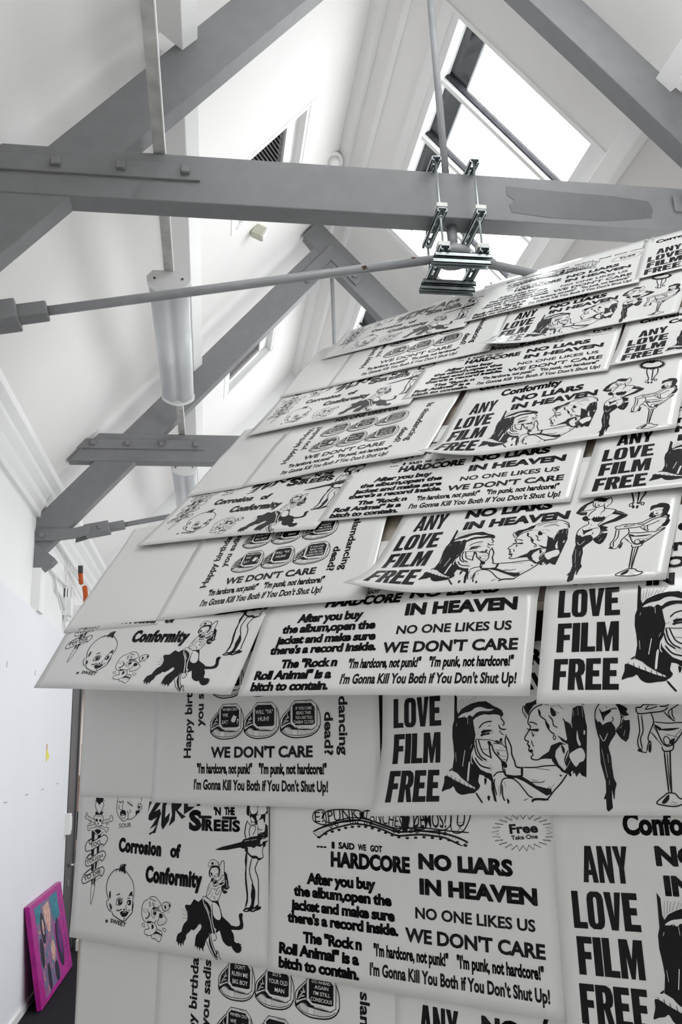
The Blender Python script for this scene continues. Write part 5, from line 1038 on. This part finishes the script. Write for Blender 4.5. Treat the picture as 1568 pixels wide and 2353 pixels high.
tag(MB().box(XL, XL+.07, 7.68, 7.80, 2.82, 2.98).box(XL, XL+.05, 7.70, 7.78, 2.78, 2.82).build('junction_box', M_TRIM, bevel=.006), 'white junction box on the conduit left of the posters', 'junction box')
tag(MB().box(XL, XL+.03, 7.70, 7.735, 2.98, 3.06).build('cable_gland', M_DARK), 'dark gap of cable above the junction box', 'cable')
ca = MB().tube([(X0+.075,7.93,3.31),(X0+.075,7.95,3.25)], .022, 10, mi=1).tube([(X0+.075,7.95,3.25),(X0+.075,7.98,3.20),(X0+.075,8.02,3.165)], .021, 10)
tag(MB().tube([(X0+.085,8.18,3.16),(X0+.085,8.25,3.12),(X0+.085,8.30,3.04)], .023, 10).build('orange_cable', M_ORANGE), 'thick orange cable end drooping over the white cable cover', 'cable')
tag(ca.build('orange_cable', [M_ORANGE, M_DARK]), 'thin orange cable with black top end beside the conduits', 'cable')
tag(MB().box(XL, XL+.16, 8.15, 9.2, 2.93, 2.99).box(XL, XL+.14, 8.15, 9.2, 2.6, 2.93).build('cable_tray', M_TRIM, bevel=.006), 'white ribbed cable cover box above the door', 'cable cover')
# sensor box and round floodlight fixed to the left slope
def on_slope(x, y, o=0): return Vector((x, y, zc(x))) + NL*o
se = empty('sensor_box', tuple(on_slope(.318, 5.58)), 'small beige sensor box with white face under the left roof slope', 'sensor')
def obox(mb, c, ex, ey, ez, hx, hy, hz, mi=0):
    q = []
    for k in (-1, 1):
        for a, b in ((-1,-1),(1,-1),(1,1),(-1,1)): q.append(c + ex*(a*hx) + ey*(b*hy) + ez*(k*hz))
    mb.hexa(q, mi)
sx = Vector((1, 0, K)).normalized(); sy = Vector((0, 1, 0))
dn = (-NL*0.9 + Vector((0.45, -0.1, 0))).normalized(); ey = (sy - dn*sy.dot(dn)).normalized(); ex = ey.cross(dn)
mb = MB(); obox(mb, on_slope(.318, 5.58, -.045), ex, ey, dn, .044, .036, .045); keep(mb.build('housing', M_BEIGE, bevel=.006), se)
mb = MB(); obox(mb, on_slope(.318, 5.58, -.045) + dn*.048, ex, ey, dn, .037, .030, .005); keep(mb.build('face_plate', M_LAMPW, bevel=.004), se)
fl_ = empty('floodlight', tuple(on_slope(.93, 5.6)), 'round white floodlight by the ridge, peeping over the near tie beam', 'lamp')
c0 = on_slope(.925, 5.62); c0.z = 5.99; d0 = Vector((.35, -.55, -.75)).normalized()
keep(MB().tube([c0 - d0*.10, c0 - d0*.06, c0], [.04, .075, .085], 20).build('housing', M_BEIGE), fl_)
keep(MB().tube([c0, c0 + d0*.025], [.088, .08], 20).build('rim', M_LAMPW), fl_); keep(MB().tube([c0 + d0*.02, c0 + d0*.055], [.06, .03], 18).build('lens', M_LAMPW), fl_)
tag(MB().box(.205, .235, 5.15, 5.22, zc(.2)-.03, zc(.2)+.0).build('cable_clip', M_TRIM), 'tiny white clip on the slope left of the sensor box', 'clip')
# things on the floor at the far left
tag(MB().box(-1.14, -1.02, 8.55, 8.75, 0, .09).build('white_adaptor_box', M_TRIM, bevel=.01), 'small white box on the dark floor behind the canvas', 'box')
tag(MB().tube([(-1.0,8.35,.012),(-.96,8.2,.04),(-.90,8.05,.012)] + [(-.95+.07*math.cos(.5-i*.52), 7.93+.10*math.sin(.5-i*.52), .012+.012*(i > 9)) for i in range(13)] + [(-.80,8.02,.012),(-.70,8.10,.012)], .010, 8).build('white_cable', M_TRIM), 'looped white cable on the carpet beside the stand', 'cable')
# ------------------------------------------------------------------ a visitor standing in the lobby opening, mostly hidden
M_SKIN = material('skin', (.58, .33, .24), .5, .4, noise=.05, scale=30)
M_HAIR = material('fair_hair', (.30, .20, .09), .5, .4, noise=.3, scale=60)
M_CLOTH = material('black_cloth', (.010, .010, .011), .85, .2, noise=.3, scale=60)
M_LIP = material('lips', (.42, .08, .07), .4, .4)
M_EYE = material('eye_dark', (.02, .015, .012), .3, .5)
def skin_mesh(name, verts, edges, radii, root, mat, sub=2, parent=None):
    me = bpy.data.meshes.new(name); me.from_pydata(verts, edges, []); o = bpy.data.objects.new(name, me); COL.objects.link(o)
    m = o.modifiers.new('skin', 'SKIN'); m.use_smooth_shade = True
    for i, r in enumerate(radii):
        v = me.skin_vertices[0].data[i]; v.radius = r if isinstance(r, tuple) else (r, r); v.use_root = (i == root)
    s = o.modifiers.new('sub', 'SUBSURF'); s.levels = sub; s.render_levels = sub
    dg = bpy.context.evaluated_depsgraph_get(); ev = bpy.data.meshes.new_from_object(o.evaluated_get(dg)); bpy.data.objects.remove(o)
    ev.name = name; ev.materials.clear(); ev.materials.append(mat)
    for p in ev.polygons: p.use_smooth = True
    n = bpy.data.objects.new(name, ev); COL.objects.link(n)
    if parent: n.parent = parent
    return n
def person(x, y, h, face):
    k = h/1.70
    root = empty('person', (x, y, 0), 'person in a black V-neck top standing in the far opening beside the dark door', 'person')
    root.rotation_euler = (0, 0, face); root.scale = (k, k, k)
    # body: facing -y, one continuous skinned figure
    V, E, R_ = [], [], []
    def chain(start, items):
        prev = start
        for p, r in items:
            V.append(p); R_.append(r); i = len(V)-1
            if prev is not None: E.append((prev, i))
            prev = i
        return prev
    pel = chain(None, [((0, 0, .93), (.135, .10))])
    chest = chain(pel, [((0, -.005, 1.06), (.115, .085)), ((0, 0, 1.22), (.13, .09)), ((0, .01, 1.36), (.12, .08))])
    neck = chain(chest, [((0, .015, 1.44), (.055, .055)), ((0, .005, 1.50), (.05, .052))])
    chain(neck, [((0, -.01, 1.555), (.068, .085)), ((0, -.008, 1.62), (.076, .095)), ((0, 0, 1.675), (.055, .07))])
    for s in (-1, 1):
        hand = chain(chest, [((s*.165, .015, 1.37), (.055, .055)), ((s*.20, .02, 1.20), (.043, .045)), ((s*.215, .02, 1.08), (.037, .04)), ((s*.22, -.01, .95), (.031, .034)), ((s*.222, -.04, .84), (.022, .028)), ((s*.222, -.055, .79), (.018, .036))])
        for dx, l, yy in ((-.0, .075, -.085), (0, .085, -.062), (0, .08, -.040), (0, .065, -.020)):
            chain(hand, [((s*.222, yy, .755), .0095), ((s*.218, yy+.004, .755-l*.5), .0088), ((s*.210, yy+.012, .755-l), .0075)])
        chain(hand, [((s*.205, -.085, .785), .010), ((s*.192, -.10, .755), .009)])
        chain(pel, [((s*.085, 0, .84), (.088, .092)), ((s*.095, -.005, .66), (.072, .076)), ((s*.095, -.01, .48), (.052, .056)), ((s*.095, .01, .34), (.050, .054)), ((s*.095, .015, .10), (.034, .038)), ((s*.10, -.03, .045), (.036, .034)), ((s*.105, -.12, .03), (.036, .022))])
    skin_mesh('body', V, E, R_, 0, M_SKIN, 2, root)
    # face details
    fm = MB()
    fm.tube([(0, -.088, 1.625), (0, -.108, 1.598), (0, -.10, 1.585)], [.007, .013, .008], 10)
    fm.build('nose', M_SKIN, root)
    lp = MB(); lp.tube([(-.022, -.090, 1.560), (0, -.100, 1.562), (.022, -.090, 1.560)], [.003, .0075, .003], 8); lp.build('lips', M_LIP, root)
    for s in (-1, 1):
        MB().tube([(s*.030, -.083, 1.622), (s*.030, -.091, 1.622)], [.011, .006], 12).build('eye', M_EYE, root)
        MB().tube([(s*.073, .005, 1.63), (s*.084, .012, 1.61), (s*.075, .005, 1.585)], [.008, .013, .006], 8).build('ear', M_SKIN, root)
    # hair: cap and locks to the shoulders
    hb = bmesh.new(); bmesh.ops.create_uvsphere(hb, u_segments=28, v_segments=18, radius=1.0)
    for v in hb.verts:
        c = v.co; sc = Vector((.092, .108, .10)); p = Vector((c.x*sc.x, c.y*sc.y + .012, c.z*sc.z + 1.632))
        if c.y < -.35 and c.z < .45: p.y = max(p.y, -.03)
        if c.z < 0: p.z -= .10*min(1, -c.z*1.4)*(1 if c.y > -.3 else .9); p.y = max(p.y, -.028)
        v.co = p
    me = bpy.data.meshes.new('hair'); hb.to_mesh(me); hb.free(); me.materials.append(M_HAIR)
    for p in me.polygons: p.use_smooth = True
    ho = bpy.data.objects.new('hair', me); COL.objects.link(ho); ho.parent = root
    # black top with a V neck and black trousers
    V2 = [(0, 0, .90), (0, -.005, 1.06), (0, 0, 1.21), (0, .012, 1.315)]; E2 = [(0, 1), (1, 2), (2, 3)]; R2 = [(.15, .115), (.128, .098), (.143, .103), (.128, .088)]
    for s in (-1, 1):
        b = len(V2); V2 += [(s*.16, .015, 1.36), (s*.20, .02, 1.20), (s*.215, .02, 1.08), (s*.22, -.01, .96)]; R2 += [(.062, .062), (.052, .054), (.046, .048), (.042, .044)]; E2 += [(3, b), (b, b+1), (b+1, b+2), (b+2, b+3)]
    skin_mesh('top', V2, E2, R2, 0, M_CLOTH, 2, root)
    V3 = [(0, 0, .95)]; E3 = []; R3 = [(.145, .112)]
    for s in (-1, 1):
        b = len(V3); V3 += [(s*.085, 0, .84), (s*.095, -.005, .66), (s*.095, -.01, .48), (s*.095, .01, .34), (s*.095, .015, .12)]; R3 += [(.098, .102), (.084, .088), (.066, .07), (.062, .066), (.056, .058)]; E3 += [(0, b), (b, b+1), (b+1, b+2), (b+2, b+3), (b+3, b+4)]
    skin_mesh('trousers', V3, E3, R3, 0, M_CLOTH, 2, root)
    for s in (-1, 1):
        MB().hexa([(s*.10-.045, -.17, .0), (s*.10+.045, -.17, .0), (s*.10+.042, .06, .0), (s*.10-.042, .06, .0), (s*.10-.03, -.155, .04), (s*.10+.03, -.155, .04), (s*.10+.038, .05, .085), (s*.10-.038, .05, .085)]).build('shoe', M_CLOTH, root, bevel=.012)
person(-1.345, 9.95, 1.43, math.radians(8))
